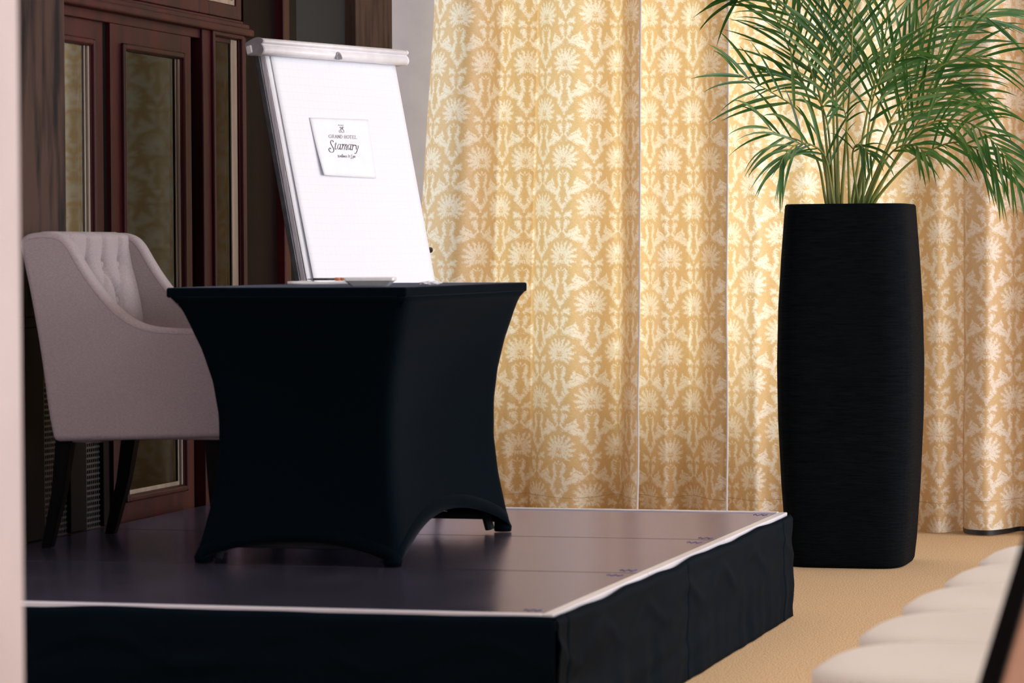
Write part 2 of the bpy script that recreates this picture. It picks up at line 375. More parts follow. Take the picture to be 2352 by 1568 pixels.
# rebate between the leaves
struct(MB().box(LX-.06, LX-.014, yof(245, LX)-.002, yof(258, LX)+.004, 0, ztop).build('trim_6', 'black_wood'))
# sidelight
sl = struct(empty('window_2', (WX, yof(515), 0)))
sy0, sy1 = yof(462), yof(562)
g0, g1 = yof(485), yof(546)
mb = MB(); mb.box(WX-.05, WX+.01, sy0, g0, 0, ztop+.02); mb.box(WX-.05, WX+.01, g1, sy1, 0, ztop+.02); mb.box(WX-.05, WX+.01, g0, g1, zof(515, 88), ztop+.02); mb.box(WX-.05, WX+.01, g0, g1, 0, zg0)
under(sl, mb.build('window_frame', 'red_wood', bevel=.006))
under(sl, MB().box(WX-.010, WX-.005, g0, g1, zg0, zof(515, 88)).build('pane', 'glass'))
moulding(sl, g0, g1, zg0, zof(515, 88), WX+.01)
under(sl, MB().box(WX-.005, WX+.002, g1-.06, g1-.003, zg0, zof(515, 88)).build('bead_and_reflection', 'bead_reflection', bevel=.003))  # pale strip stands in for the reflection at the glass edge
# jamb in shadow between door and sidelight
struct(MB().box(WX-.09, WX-.03, yof(441), yof(463), 0, ztop+.02).build('trim_7', 'dark_wood'))
# head rail with mouldings
mb = MB().box(WX-.06, WX+.0, 8.5, sy1, zrail0-.03, ztr)
o = struct(mb.build('trim_8', 'red_wood', bevel=.004))
o = MB().box(WX-.01, WX+.035, 8.5, sy1+.02, zrail0, zrail0+.028).build('moulding', 'red_wood', bevel=.01, seg=3); o.parent = bpy.data.objects['trim_8']
o = MB().box(WX-.01, WX+.02, 8.5, sy1+.01, zrail1-.005, zrail1+.018).build('moulding', 'red_wood', bevel=.008, seg=3); o.parent = bpy.data.objects['trim_8']
# transom lights
for i, (pa, pb) in enumerate(((283, 461), (483, 547), (60, 262))):
    a, b = yof(pa), yof(pb)
    r = struct(empty('window_%d' % ((3, 4, 6)[i]), (WX, (a+b)/2, ztr)))
    mb = MB(); frame(mb, a-.05, b+.05, ztr, 2.75, .05, WX-.05, WX+.0)
    under(r, mb.build('window_frame', 'red_wood', bevel=.006))
    under(r, MB().box(WX-.03, WX-.024, a, b, ztr+.05, 2.7).build('pane', 'glass'))
    mb = MB(); frame(mb, a, b, ztr+.05, 2.7, .016, WX-.024, WX-.008); under(r, mb.build('bead_and_reflection', 'bead_reflection', bevel=.002))
struct(MB().box(WX-.08, WX, 8.45, 10.7, 2.75, CEIL).build('trim_9', 'dark_wood'))
# dark drapes hanging in the room beyond the doors
def drape(name, x, ya, yb, n, amp, z1, label):
    N = n*10; vs = []; fs = []
    for k, z in enumerate((.02, z1)):
        for i in range(N+1):
            t = i/N; vs.append((x+amp*math.sin(t*n*2*math.pi)+amp*.4*math.sin(t*n*5+1), lerp(ya, yb, t), z))
    for i in range(N): fs.append((i, i+1, N+2+i, N+1+i))
    o = mk(name, vs, fs, 'dark_drape', None, True); sd = o.modifiers.new('thickness', 'SOLIDIFY'); sd.thickness = .003
    tag(o, label, 'curtain'); return o
drape('drape', -4.28, 9.95, 10.75, 5, .035, 3.2, 'dark grey drape hanging behind the glass of the red doors')

# ------------------------------------------------------------------ radiator cover low on the wall, behind the armchair
rc = empty('radiator_cover', (WX, 8.9, S))
RX = WX+.045
ya, yb = yof(62, RX, 1200), yof(252, RX, 1200)
gy = [(yof(104, RX, 1180), yof(163, RX, 1180)), (yof(200, RX, 1180), yof(239, RX, 1180))]
ztop_r = S+.62
mb = MB(); mb.box(WX, RX, ya-.1, gy[0][0], S, ztop_r); mb.box(WX, RX, gy[0][1], gy[1][0], S, ztop_r); mb.box(WX, RX, gy[1][1], yb, S, ztop_r)
mb.box(WX, RX, ya-.1, yb, ztop_r, ztop_r+.03)
under(rc, mb.build('frame', 'black_wood', bevel=.003))
for (a, b) in gy:
    under(rc, MB().box(WX+.004, WX+.012, a, b, S, ztop_r).build('backing', 'black_plastic'))
    vs = []; fs = []; nx = max(4, int((b-a)/.0135)); nz = 38; dy = (b-a)/nx; dz = (ztop_r-S)/nz   # pierced sheet as a lattice of bars
    mb = MB()
    for i in range(nx+1): mb.box(RX-.016, RX-.012, a+i*dy-.0022, a+i*dy+.0022, S, ztop_r)
    for k in range(nz+1): mb.box(RX-.0165, RX-.0115, a, b, S+k*dz-.003, S+k*dz+.003)
    under(rc, mb.build('grille', 'mesh_metal'))
tag(rc, 'dark radiator cover with pierced metal grilles low on the wall behind the armchair', 'radiator cover')

# ------------------------------------------------------------------ stage
SX, SY = -1.855, 7.2026
st = empty('stage_platform', (-2.85, 8.7, 0))
for k in range(3):
    a, b = SY+k*1.0+.004, SY+(k+1)*1.0-.004
    under(st, MB().box(WX+.05, SX-.028, a+(.028 if k == 0 else 0), b-(.028 if k == 2 else 0), S-.03, S-.002).build('deck_panel', 'deck', bevel=.0015))
    under(st, MB().box(SX-.028, SX, a, b, S-.045, S).build('edge_trim', 'alu', bevel=.003))
under(st, MB().box(WX+.05, SX-.028, SY, SY+.028, S-.045, S).build('edge_trim', 'alu', bevel=.003))
under(st, MB().box(WX+.05, SX-.028, SY+2.972, SY+3.0, S-.045, S+.002).build('edge_trim', 'alu', bevel=.003))
under(st, MB().box(WX+.06, SX-.03, SY+.03, SY+2.97, S-.14, S-.031).build('under_frame', 'black_plastic'))
for (lx, ly) in ((SX-.15, SY+.15), (SX-.15, SY+2.85), (WX+.2, SY+.15), (WX+.2, SY+2.85), (SX-.15, SY+1.5), (WX+.2, SY+1.5)):
    under(st, MB().tube([(lx, ly, 0), (lx, ly, S-.1)], .025, 10).build('leg', 'grey_metal'))
# little violet pen scribbles by the panel corners
for (px, py) in ((1222, 1399), (1441, 1308), (1411, 1319), (1620, 1234), (1594, 1244), (1745, 1181)):
    c = on(px, py, 2, S); pts = []
    for t in range(9):
        pts.append((c.x-.02+t*.005, c.y+.03*math.sin(t*1.7)*(.4+.6*random.random()), S-.0012))
    under(st, MB().tube(pts, .0013, 5).build('pen_mark', 'blue_ink'))
tag(st, 'low black stage platform of three deck panels with aluminium edging', 'stage')

# skirt: cloth hung round the front and the right side
sk = empty('stage_skirt', (SX+.02, SY-.02, 0))
def skirt(a, b, out, seams, seed, name):
    a = Vector(a); b = Vector(b); out = Vector(out); L = (b-a).length; N = int(L/.012); NZ = 26; vs = []; fs = []
    for k in range(NZ+1):
        v = k/NZ
        for i in range(N+1):
            u = i/N*L
            n1 = noise.noise(Vector((u*3.1, v*1.2+seed, seed))); n2 = noise.noise(Vector((u*9, v*.8, seed+5))); n3 = noise.noise(Vector((u*2.2+v*3.2, v*5, seed+9)))
            d = .012 + sstep(0, .25, v)*sstep(1.15, .75, v)*(.007*n1+.008*n3) + sstep(.3, .8, v)*sstep(1.2, .85, v)*(.008*n2)
            sw = math.sin((u*2.1+seed)*math.pi)**2; d += .012*math.exp(-((v-.18-.22*sw)/.05)**2)*(.3+.7*abs(n1))
            for q in seams: d -= .006*math.exp(-((u-q)/.006)**2)
            e = min(u, L-u); d *= 1
            top = S-.006 - .005*math.sin(u*4.0+seed)**2 - .004*noise.noise(Vector((u*5, 0, seed)))
            z = lerp(top, .004, v); P = a+(b-a)*(i/N)+out*(d-.0 if v > 0 else .003); vs.append((P.x, P.y, z))
    for k in range(NZ):
        for i in range(N): q = k*(N+1)+i; fs.append((q, q+1, q+N+2, q+N+1))
    o = mk(name, vs, fs, 'skirt', None, True); sd = o.modifiers.new('thickness', 'SOLIDIFY'); sd.thickness = .0025
    under(sk, o); return o
skirt((-3.79, SY-.002, 0), (SX+.010, SY-.002, 0), (0, -1, 0), (1.0,), 2.3, 'front_cloth')
skirt((SX+.002, SY-.012, 0), (SX+.002, SY+3.006, 0), (1, 0, 0), (.095, 1.42, 2.85), 6.1, 'side_cloth')
tag(sk, 'black satin skirt cloth hanging round the edge of the stage', 'stage skirt')

# ------------------------------------------------------------------ table under its stretch cover
TX0, TX1, TY0, TY1, TZ = -3.160, -2.490, 8.150, 9.385, S+.74
FX0, FX1, FY0, FY1 = -3.105, -2.535, 8.195, 9.345
tb = empty('folding_table', ((TX0+TX1)/2, (TY0+TY1)/2, S))
under(tb, MB().box(TX0+.012, TX1-.012, TY0+.012, TY1-.012, TZ-.03, TZ-.006).build('tabletop', 'grey_plastic', bevel=.004))
for lx in (FX0+.05, FX1-.05):
    for ly in (FY0+.05, FY1-.05):
        under(tb, MB().tube([(lx, ly, S+.01), (lerp(lx, (TX0+TX1)/2, .55), lerp(ly, (TY0+TY1)/2, .35), TZ-.03)], .014, 10).build('leg', 'dark_room'))
under(tb, MB().tube([(FX0+.05, FY0+.06, S+.05), (FX1-.05, FY0+.06, S+.05)], .011, 8).build('cross_bar', 'dark_room'))
under(tb, MB().tube([(FX0+.05, FY1-.06, S+.05), (FX1-.05, FY1-.06, S+.05)], .011, 8).build('cross_bar', 'dark_room'))
tag(tb, 'folding table hidden beneath the black stretch cover', 'table')
def cover():
    NS = 44; NZ = 40
    def corner(v):                # inset of the corner edge as v runs 0 (under the rim) to 1 (floor)
        k = [0, .10, .20, .32, .45, .6, .75, .88, 1.0]; q = [0, .040, .066, .088, .100, .101, .088, .068, .048]
        for i in range(len(k)-1):
            if v <= k[i+1]:
                t = (v-k[i])/(k[i+1]-k[i]); t = t if i else t**.62; return lerp(q[i], q[i+1], t)
        return q[-1]
    per = []
    cs = [(0, 0), (1, 0), (1, 1), (0, 1)]
    for s_ in range(4):
        for i in range(NS): per.append((s_, i/NS))
    arch = [.062, .108, .062, .108]
    vs = []; fs = []; n = len(per)
    for k in range(NZ+1):
        v = k/NZ; ins = corner(v)
        for (s_, t) in per:
            a, b = cs[s_], cs[(s_+1) % 4]; hump = math.sin(math.pi*t)
            hp = hump**.72
            zb = S+arch[s_]*hp*(1 if True else 0)
            z = lerp(TZ-.024, zb+.003, v)
            vv = (TZ-.024-z)/(TZ-.024-S); ins2 = corner(min(1, vv))
            fx = lerp(a[0], b[0], t); fy = lerp(a[1], b[1], t)
            X0, X1, Y0, Y1 = TX0+ins2, TX1-ins2*.8, TY0+ins2, TY1-ins2*.62
            x, y = lerp(X0, X1, fx), lerp(Y0, Y1, fy)
            nx, ny = [(0, 1), (-1, 0), (0, -1), (1, 0)][s_]
            dip = .028*hump*math.sin(math.pi*min(1, vv)*.9) - .004
            r = .02*math.exp(-min(t, 1-t)*((TX1-TX0) if s_ % 2 == 0 else (TY1-TY0))/.03)   # soft corner
            cx, cy = (TX0+TX1)/2, (TY0+TY1)/2
            x += nx*dip + (r if x < cx else -r)*.5; y += ny*dip + (r if y < cy else -r)*.5
            vs.append((x, y, z))
    for k in range(NZ):
        for i in range(n): j = (i+1) % n; fs.append((k*n+i, k*n+j, (k+1)*n+j, (k+1)*n+i))
    tc = empty('table_cover', ((TX0+TX1)/2, (TY0+TY1)/2, S))
    o = mk('skirt', vs, fs, 'black_cloth', None, True); sd = o.modifiers.new('thickness', 'SOLIDIFY'); sd.thickness = .002; sd.offset = -1; under(tc, o)
    under(tc, MB().box(TX0, TX1, TY0, TY1, TZ-.027, TZ).build('top', 'black_cloth', bevel=.006, seg=3))
    # hem band along the arched edge, and the sewn line above it
    hv = []; hf = []
    for (off, z_in) in ((.0035, -.002), (.0035, .036)):
        for i in range(n):
            P = Vector(vs[NZ*n+i]); s_ = per[i][0]; c = Vector(((TX0+TX1)/2, (TY0+TY1)/2, P.z)); d = (P-c); d.z = 0
            sgn = Vector([(0, -1, 0), (1, 0, 0), (0, 1, 0), (-1, 0, 0)][s_])
            q = vs[(NZ-2)*n+i]
            tt = z_in/max(.001, (q[2]-P.z)); Q = P+(Vector(q)-P)*tt
            hv.append(Q+sgn*off)
    for i in range(n): j = (i+1) % n; hf.append((i, j, n+j, n+i))
    o = mk('hem_band', hv, hf, 'black_cloth', None, True); sd = o.modifiers.new('thickness', 'SOLIDIFY'); sd.thickness = .003; under(tc, o)
    for (cx, cy) in ((TX0+.054, TY0+.054), (TX1-.044, TY0+.054), (TX1-.044, TY1-.036), (TX0+.054, TY1-.036)):
        mb = MB(); ix = 1 if cx < -2.8 else -1; iy = 1 if cy < 8.7 else -1
        x = cx+ix*.020; y = cy+iy*.020
        mb.tube([(x, y, S+.001), (x, y, S+.012), (x+ix*.004, y+iy*.004, S+.035), (x+ix*.010, y+iy*.010, S+.06)], [.025, .027, .021, .006], 14)
        under(tc, mb.build('foot_pocket', 'black_cloth', None, True))
    for s_ in range(4): under(tc, MB().tube([Vector(vs[k*n+s_*NS]) for k in range(0, NZ+1, 2)], .0012, 5).build('corner_seam', 'black_cloth', None, True))
    tag(tc, 'black stretch cover pulled tight over the table on the stage', 'tablecloth')
cover()

# things on the table
def sheet(name, c, w, d, rot, z0, h, mat, wav=0, seed=0):
    NX, NY = 12, 8; vs = []; fs = []
    for top in (0, 1):
        for j in range(NY+1):
            for i in range(NX+1):
                x = (i/NX-.5)*w; y = (j/NY-.5)*d; e = wav*noise.noise(Vector((x*9, y*9, seed)))+wav*.8*(abs(i/NX-.5)*2)**3
                p = Matrix.Rotation(rot, 3, 'Z') @ Vector((x, y, 0)); vs.append((c[0]+p.x, c[1]+p.y, z0+(h if top else 0)+(e if top else max(0, e*.4))))
    m_ = (NX+1)*(NY+1)
    for j in range(NY):
        for i in range(NX):
            q = j*(NX+1)+i; fs.append((q+m_, q+1+m_, q+NX+2+m_, q+NX+1+m_)); fs.append((q, q+NX+1, q+NX+2, q+1))
    rim = [i for i in range(NX+1)]+[(j+1)*(NX+1)-1 for j in range(1, NY+1)]+[NY*(NX+1)+i for i in range(NX-1, -1, -1)]+[j*(NX+1) for j in range(NY-1, 0, -1)]
    for k in range(len(rim)): a, b = rim[k], rim[(k+1) % len(rim)]; fs.append((a, b, b+m_, a+m_))
    return mk(name, vs, fs, mat, None, True)
pd = sheet('writing_pad', (-2.925, 8.93), .27, .2, .12, TZ+.0005, .007, 'white_paper', .004, 3)
tag(pd, 'white paper writing pad lying on the black table', 'notepad')
pc = empty('pencil', (-2.93, 8.88, TZ+.012))
def pcl(a, b, ra, rb, n, mat):
    under(pc, MB().tube([a, b], [ra, rb], 8).build(n, mat, None, True))
A = Vector((-2.985, 8.86, TZ+.0155)); B = Vector((-2.885, 8.872, TZ+.0155)); dd = (B-A)
pcl(A, A+dd*.62, .0034, .0034, 'barrel', 'black_plastic'); pcl(A+dd*.62, A+dd*.64, .0040, .0040, 'ring', 'copper'); pcl(A+dd*.64, A+dd*.80, .0046, .0046, 'grip', 'copper'); pcl(A+dd*.80, B, .0046, .0042, 'end_cap', 'copper')
pcl(A, A-dd*.18, .0034, .0006, 'tip', 'grey_metal')
tag(pc, 'dark pen with copper end on the white writing pad', 'pen')
# square flared dish
def dish(c, rot):
    r = empty('serving_dish', (c[0], c[1], TZ))
    prof = [(.030, .0005), (.047, .0005), (.049, .002), (.064, .0150), (.0670, .0160), (.0670, .0235), (.0655, .0245), (.0625, .0240), (.0600, .0170), (.046, .006), (.004, .005)]
    vs = []; fs = []; N = 0
    for (q, z) in prof:
        ring = []; rr = min(.007, q*.3)
        for k in range(4):
            for i in range(6):
                a = math.pi/2*k+math.pi/2*i/5; cx = (q-rr)*(1 if k in (0, 3) else -1); cy = (q-rr)*(1 if k in (0, 1) else -1)
                ring.append((cx+rr*math.cos(a), cy+rr*math.sin(a)))
        N = len(ring)
        for (x, y) in ring:
            p = Matrix.Rotation(rot, 3, 'Z') @ Vector((x, y, 0)); vs.append((c[0]+p.x, c[1]+p.y, TZ+z))
    for k in range(len(prof)-1):
        for i in range(N): j = (i+1) % N; fs.append((k*N+i, k*N+j, (k+1)*N+j, (k+1)*N+i))
    fs.append(tuple(range(N))[::-1]); fs.append(tuple((len(prof)-1)*N+i for i in range(N)))
    under(r, mk('bowl', vs, fs, 'white_ceramic', None, False))
    tag(r, 'white square flared dish near the front edge of the table', 'dish')
dish((-2.648, 8.34), .24)
# crumpled napkin
bm = bmesh.new(); bmesh.ops.create_icosphere(bm, subdivisions=4, radius=1)
for v in bm.verts:
    n_ = noise.noise(v.co*2.1)*.5+noise.noise(v.co*5)*.28; v.co *= 1+n_
    v.co = Vector((v.co.x*.026, v.co.y*.02, max(-.004, v.co.z*.0065)))
me = bpy.data.meshes.new('napkin'); bm.to_mesh(me); bm.free()
nk = link('paper_scrap', me, 'white_paper', None, False); nk.location = (-2.575, 8.66, TZ+.0045); tag(nk, 'small crumpled white paper scrap beside the dish', 'paper')

# ------------------------------------------------------------------ armchair
AY0, AY1 = 8.495, 9.085
def P(px, py, y=AY0): q = on(px, py, 1, y); return (q.x, q.z)
ac = empty('armchair', (-3.45, (AY0+AY1)/2, S))
out = [P(*p) for p in ((122, 1014), (108, 940), (99, 870), (84, 770), (64, 660), (48, 585), (44, 556), (56, 540), (80, 534), (112, 533), (140, 541), (160, 560), (180, 594), (205, 634), (240, 680), (272, 713), (306, 736), (345, 749), (400, 754), (470, 755), (508, 760), (520, 790), (516, 1006))]
out = out[:1]+[(q.x, q.z) for q in cat_rom([(x, 0, z) for x, z in out[0:22]], 90)][1:]+out[22:]
TH = .055
NB0, NB1 = [i for i in range(len(out)) if out[i][1] > S+.5 and out[i][0] < -3.7][0], len(out)
def wing(y0, y1):
    o = MB().prism([(x, y0, z) for x, z in out], (0, y1-y0, 0)).build('side_panel', 'taupe', bevel=.016, seg=4); under(ac, o)
    ik = max(range(len(out)), key=lambda i: out[i][1]); pts = cat_rom([(x, 0, z) for x, z in out[ik-6:-6:2]], 70)
    for yy in (y0+.002, y1-.002):
        # stitched welt just inside the edge
        w_ = []
        for i, q in enumerate(pts):
            a = pts[max(i-1, 0)]; b = pts[min(i+1, len(pts)-1)]; t_ = (b-a).normalized(); nn = Vector((t_.z, 0, -t_.x))
            if nn.z > 0: nn = -nn
            w_.append(q+nn*.016+Vector((0, yy, 0)))
        u_ = MB().tube(w_, .0022, 6).build('welt', 'taupe_welt', None, True); u_.parent = o
    return o
wing(AY0, AY0+TH); wing(AY1-TH, AY1)
# back shell: between the wings, following the outline's rear edge
ik = max(range(len(out)), key=lambda i: out[i][1]); rear = [Vector((x, 0, z)) for x, z in out[0:ik-4]]
BT = .095
inner_y0, inner_y1 = AY0+TH-.004, AY1-TH+.004
NBY, NBZ = 60, 64
zt = out[ik][1]+.002
def rear_x(z):
    for i in range(len(rear)-1):
        if rear[i].z <= z <= rear[i+1].z: return lerp(rear[i].x, rear[i+1].x, (z-rear[i].z)/(rear[i+1].z-rear[i].z+1e-9))
    return rear[0].x if z < rear[0].z else rear[-1].x
seat_z = S+.44
btn = []
for r_, zc in enumerate((S+.80, S+.695, S+.59)):
    for q in range(4):
        yy = lerp(inner_y0, inner_y1, (q+.5+(0 if r_ % 2 == 0 else .5))/4.0 if r_ % 2 == 0 else (q+1)/4.0)
        if inner_y0+.03 < yy < inner_y1-.03: btn.append((yy, zc))
def fold(y, z):
    d = 0
    for (by, bz) in btn: d -= .046*math.exp(-math.hypot(y-by, z-bz)/.026)
    for i, a in enumerate(btn):                        # diamond pleats between neighbouring buttons, and up to the top edge
        for b in btn[i+1:]+([(a[0], zt+.02)] if a[1] > S+.78 else []):
            L = math.hypot(a[0]-b[0], a[1]-b[1])
            if .02 < L < .145 and abs(a[1]-b[1]) > .05:
                t = ((y-a[0])*(b[0]-a[0])+(z-a[1])*(b[1]-a[1]))/L/L
                if -.02 < t < 1.02: d -= .022*math.exp(-(abs((y-a[0])*(b[1]-a[1])-(z-a[1])*(b[0]-a[0]))/L/.009)**1.3)
    return d
vs = []; fs = []
for k in range(NBZ+1):
    z = lerp(S+.30, zt, k/NBZ)
    for i in range(NBY+1):
        y = lerp(inner_y0, inner_y1, i/NBY); e = min(1, (zt-z)/.035); rnd = math.sqrt(max(0, 1-(1-e)**2))
        x = rear_x(z)+.012 + (BT+.012+fold(y, z))*(.25+.75*rnd)
        vs.append((x, y, z))
nb = len(vs)
for k in range(NBZ+1):
    z = lerp(S+.30, zt, k/NBZ)
    for i in range(NBY+1):
        y = lerp(inner_y0, inner_y1, i/NBY); vs.append((rear_x(z)+.004+(.015 if k == NBZ else 0), y, z))
W_ = NBY+1
for k in range(NBZ):
    for i in range(NBY):
        q = k*W_+i; fs.append((q, q+1, q+W_+1, q+W_)); fs.append((nb+q, nb+q+W_, nb+q+W_+1, nb+q+1))
for i in range(NBY): q = NBZ*W_+i; fs.append((q, q+1, nb+q+1, nb+q)); fs.append((i, nb+i, nb+i+1, i+1))
for k in range(NBZ): a = k*W_; fs.append((a, a+W_, nb+a+W_, nb+a)); a += NBY; fs.append((a, nb+a, nb+a+W_, a+W_))
bk = mk('backrest', vs, fs, 'taupe', None, True); under(ac, bk)
for (by, bz) in btn:
    bm = bmesh.new(); bmesh.ops.create_uvsphere(bm, u_segments=12, v_segments=8, radius=.011)
    for v in bm.verts: v.co = Vector((v.co.x*.5, v.co.y, v.co.z))+Vector((rear_x(bz)+.012+BT-.018, by, bz))
    me = bpy.data.meshes.new('button'); bm.to_mesh(me); bm.free(); b_ = link('button', me, 'taupe', bk, True)
zs0 = out[0][1]
under(ac, MB().box(out[0][0]+.02, out[-1][0]-.004, AY0+.01, AY1-.01, zs0+.008, zs0+.10).build('seat_base', 'taupe', bevel=.012, seg=3))
under(ac, MB().box(out[0][0]+.09, out[-1][0]+.012, AY0+TH, AY1-TH, zs0+.10, seat_z).build('seat_cushion', 'taupe', bevel=.03, seg=4))
def cleg(top, foot, wt, wb):
    top = Vector(top); foot = Vector(foot); mb = MB(); mid = lerp(top, foot, .5)+Vector(((top.x-foot.x)*.14, 0, 0))
    vs = []; fs = []
    for P_, w_ in ((top, wt), (mid, (wt+wb)/2), (foot, wb)):
        for (a, b) in ((-1, -1), (1, -1), (1, 1), (-1, 1)): vs.append(P_+Vector((a*w_/2, b*w_/2, 0)))
    for k in range(2):
        for i in range(4): j = (i+1) % 4; fs.append((k*4+i, k*4+j, k*4+4+j, k*4+4+i))
    fs += [(3, 2, 1, 0), (8, 9, 10, 11)]
    under(ac, mb.add(vs, fs).build('leg', 'black_wood', bevel=.003))
fn = on(110, 1257, 2, S); ff = on(255, 1226, 2, S)
cleg((fn.x+.062, AY0+.055, zs0+.01), (fn.x, fn.y, S+.0005), .046, .030)
cleg((ff.x+.062, AY1-.055, zs0+.01), (ff.x, ff.y, S+.0005), .046, .030)
cleg((out[-1][0]-.05, AY0+.055, zs0+.01), (out[-1][0]-.03, AY0+.05, S+.0005), .046, .030)
cleg((out[-1][0]-.05, AY1-.055, zs0+.01), (out[-1][0]-.03, AY1-.05, S+.0005), .046, .030)
tag(ac, 'taupe upholstered armchair with buttoned back behind the black table', 'armchair')

# ------------------------------------------------------------------ flip chart
PL = CAM+ray(584, 92)*10.2; PR = on(911, 119, 2, PL.z)
a_ = (PR-PL).normalized(); CW = (PR-PL).length; nH = Vector((a_.y, -a_.x, 0)); LEAN = math.radians(12.4)
u_ = UP*math.cos(LEAN)-nH*math.sin(LEAN); n_ = nH*math.cos(LEAN)+UP*math.sin(LEAN)
O = (PL+PR)/2
def cp(s, h, d=0): return O+a_*s+u_*h+n_*d
fc = empty('flip_chart', (O+nH*.2)*1); fc.location.z = S
def cbox(s0, s1, h0, h1, d0, d1):
    return MB().add([cp(s, h, d) for d in (d0, d1) for h in (h0, h1) for s in (s0, s1)], [(0, 2, 3, 1), (4, 5, 7, 6), (0, 1, 5, 4), (2, 6, 7, 3), (0, 4, 6, 2), (1, 3, 7, 5)])
hw = CW/2; HB = -1.02
under(fc, cbox(-hw+.035, hw-.022, HB, -.03, -.040, -.020).build('board', 'grey_metal', bevel=.003))
under(fc, cbox(-hw+.042, hw-.028, HB+.02, -.035, -.020, -.004).build('paper_pad', 'edge_paper', bevel=.001))
def csheet(name, s0, s1, h0, h1, d, curl, mat, ph=0):
    NX, NY = 24, 30; vs = []; uv = []; fs = []
    for j in range(NY+1):
        for i in range(NX+1):
            fx, fy = i/NX, j/NY; s = lerp(s0, s1, fx); h = lerp(h1, h0, fy)
            dd = d+curl*(fy**1.2)*math.exp(-fx/.10)+.001*math.sin(fx*9+ph)*fy
            vs.append(cp(s, h, dd)); uv.append((s+1, h+2))
    for j in range(NY):
        for i in range(NX): q = j*(NX+1)+i; fs.append((q, q+NX+1, q+NX+2, q+1))
    o = mk(name, vs, fs, mat, None, True, uv); sd = o.modifiers.new('thickness', 'SOLIDIFY'); sd.thickness = .0006; sd.offset = -1
    under(fc, o); return o
csheet('under_sheet', -hw+.043, hw-.0285, HB+.02, -.04, -.002, .006, 'white_paper')
csheet('top_sheet', -hw+.066, hw-.026, HB+.022, -.04, .002, .013, 'grid_paper', 1)
# clamp rail: rounded profile swept along the width
prof = []
for t in range(9):
    a = math.radians(150-t*30); prof.append((-.024+.024*math.sin(a), -.008+.030*math.cos(a)))
prof = [(.000, -.046), (-.003, .0-.002), (.008, .004), (.022, .002), (.034, -.006), (.040, -.018), (.036, -.026), (.030, -.030), (.034, -.040), (.036, -.056), (.030, -.070), (.018, -.074), (.008, -.070)]
prof = [(-.030, -.060), (-.030, -.012), (-.020, -.002)]+prof[2:]+[(-.004, -.068)]
prof = [(q.x, q.y*.70) for q in cat_rom([(d, h, 0) for d, h in prof], 46)]
mb = MB(); vs = []; fs = []; ns = [-hw-.004, -.042, -.020, -.012, .012, .020, hw+.004]; npf = len(prof)
for si, s in enumerate(ns):
    for (d, h) in prof: vs.append(cp(s, h, d))
for k in range(len(ns)-1):
    for i in range(npf): j = (i+1) % npf; fs.append((k*npf+i, k*npf+j, (k+1)*npf+j, (k+1)*npf+i))
fs.append(tuple(range(npf))[::-1]); fs.append(tuple((len(ns)-1)*npf+i for i in range(npf)))
o = mb.add(vs, fs).build('clamp_rail', 'white_plastic', None, True); under(fc, o)
vs = [cp(-hw-.010, h*1.03+.001, d*1.03) for d, h in prof]
capo = MB().prism(vs, a_*.008).build('end_cap', 'grey_plastic', None, bevel=.001); capo.parent = o
vs = [cp(hw+.002, h*1.03+.001, d*1.03) for d, h in prof]
capo = MB().prism(vs, a_*.008).build('end_cap', 'white_plastic', None, bevel=.001); capo.parent = o
cl = cbox(-hw-.016, -hw-.008, -.040, -.014, -.028, -.006).build('clip', 'white_plastic', o, bevel=.004)
# finger hook in the middle of the rail
pts = [cp(.0+.013*math.cos(a), -.047+.015*math.sin(a), .036) for a in [math.radians(q) for q in range(-20, 215, 12)]]
hk = MB().tube(pts, .0035, 8).build('hook', 'grey_plastic', o, True)
hk2 = MB().prism([cp(-.009, -.053, .029), cp(-.009, -.042, .029), cp(0, -.035, .029), cp(.009, -.042, .029), cp(.009, -.053, .029)], n_*.008).build('hook_recess', 'grey_metal', o)
# pen tray, legs
under(fc, cbox(-hw+.05, hw-.05, HB-.03, HB, -.03, .055).build('pen_tray', 'grey_plastic', bevel=.006))
fl = cp(-.25, HB-.02, -.03); fr_ = cp(.25, HB-.02, -.03)
for q, s_ in ((fl, -1), (fr_, 1)):
    ft = Vector((q.x, q.y, S+.012))+nH*.06+a_*.005*s_
    g_ = under(fc, MB().tube([cp(.25*s_, -.2, -.05), q+n_*-.01, ft], .012, 10).build('leg', 'grey_metal', None, True))
    MB().tube([ft+Vector((0, 0, .03)), ft-Vector((0, 0, .0115))], .016, 10).build('rubber_foot', 'black_plastic', None).parent = g_
rt = cp(0, -.12, -.05); rf = Vector((O.x, O.y, S+.012))-nH*.20
g_ = under(fc, MB().tube([rt, rf], .012, 10).build('leg', 'grey_metal', None, True))
MB().tube([rf+Vector((0, 0, .03)), rf-Vector((0, 0, .0115))], .016, 10).build('rubber_foot', 'black_plastic', None).parent = g_
kq = onplane(984, 574, cp(0, 0, -.045), n_)
under(fc, MB().tube([kq-a_*.05, kq+a_*.012], [.006, .010], 10).build('clamp_knob', 'black_plastic', None, True))
for o_ in list(bpy.data.objects):
    if o_.parent is not None and o_.parent.type == 'MESH' and o_.parent.parent is fc: pass
tag(fc, 'white flip chart easel with blank grid paper behind the black table', 'flip chart')

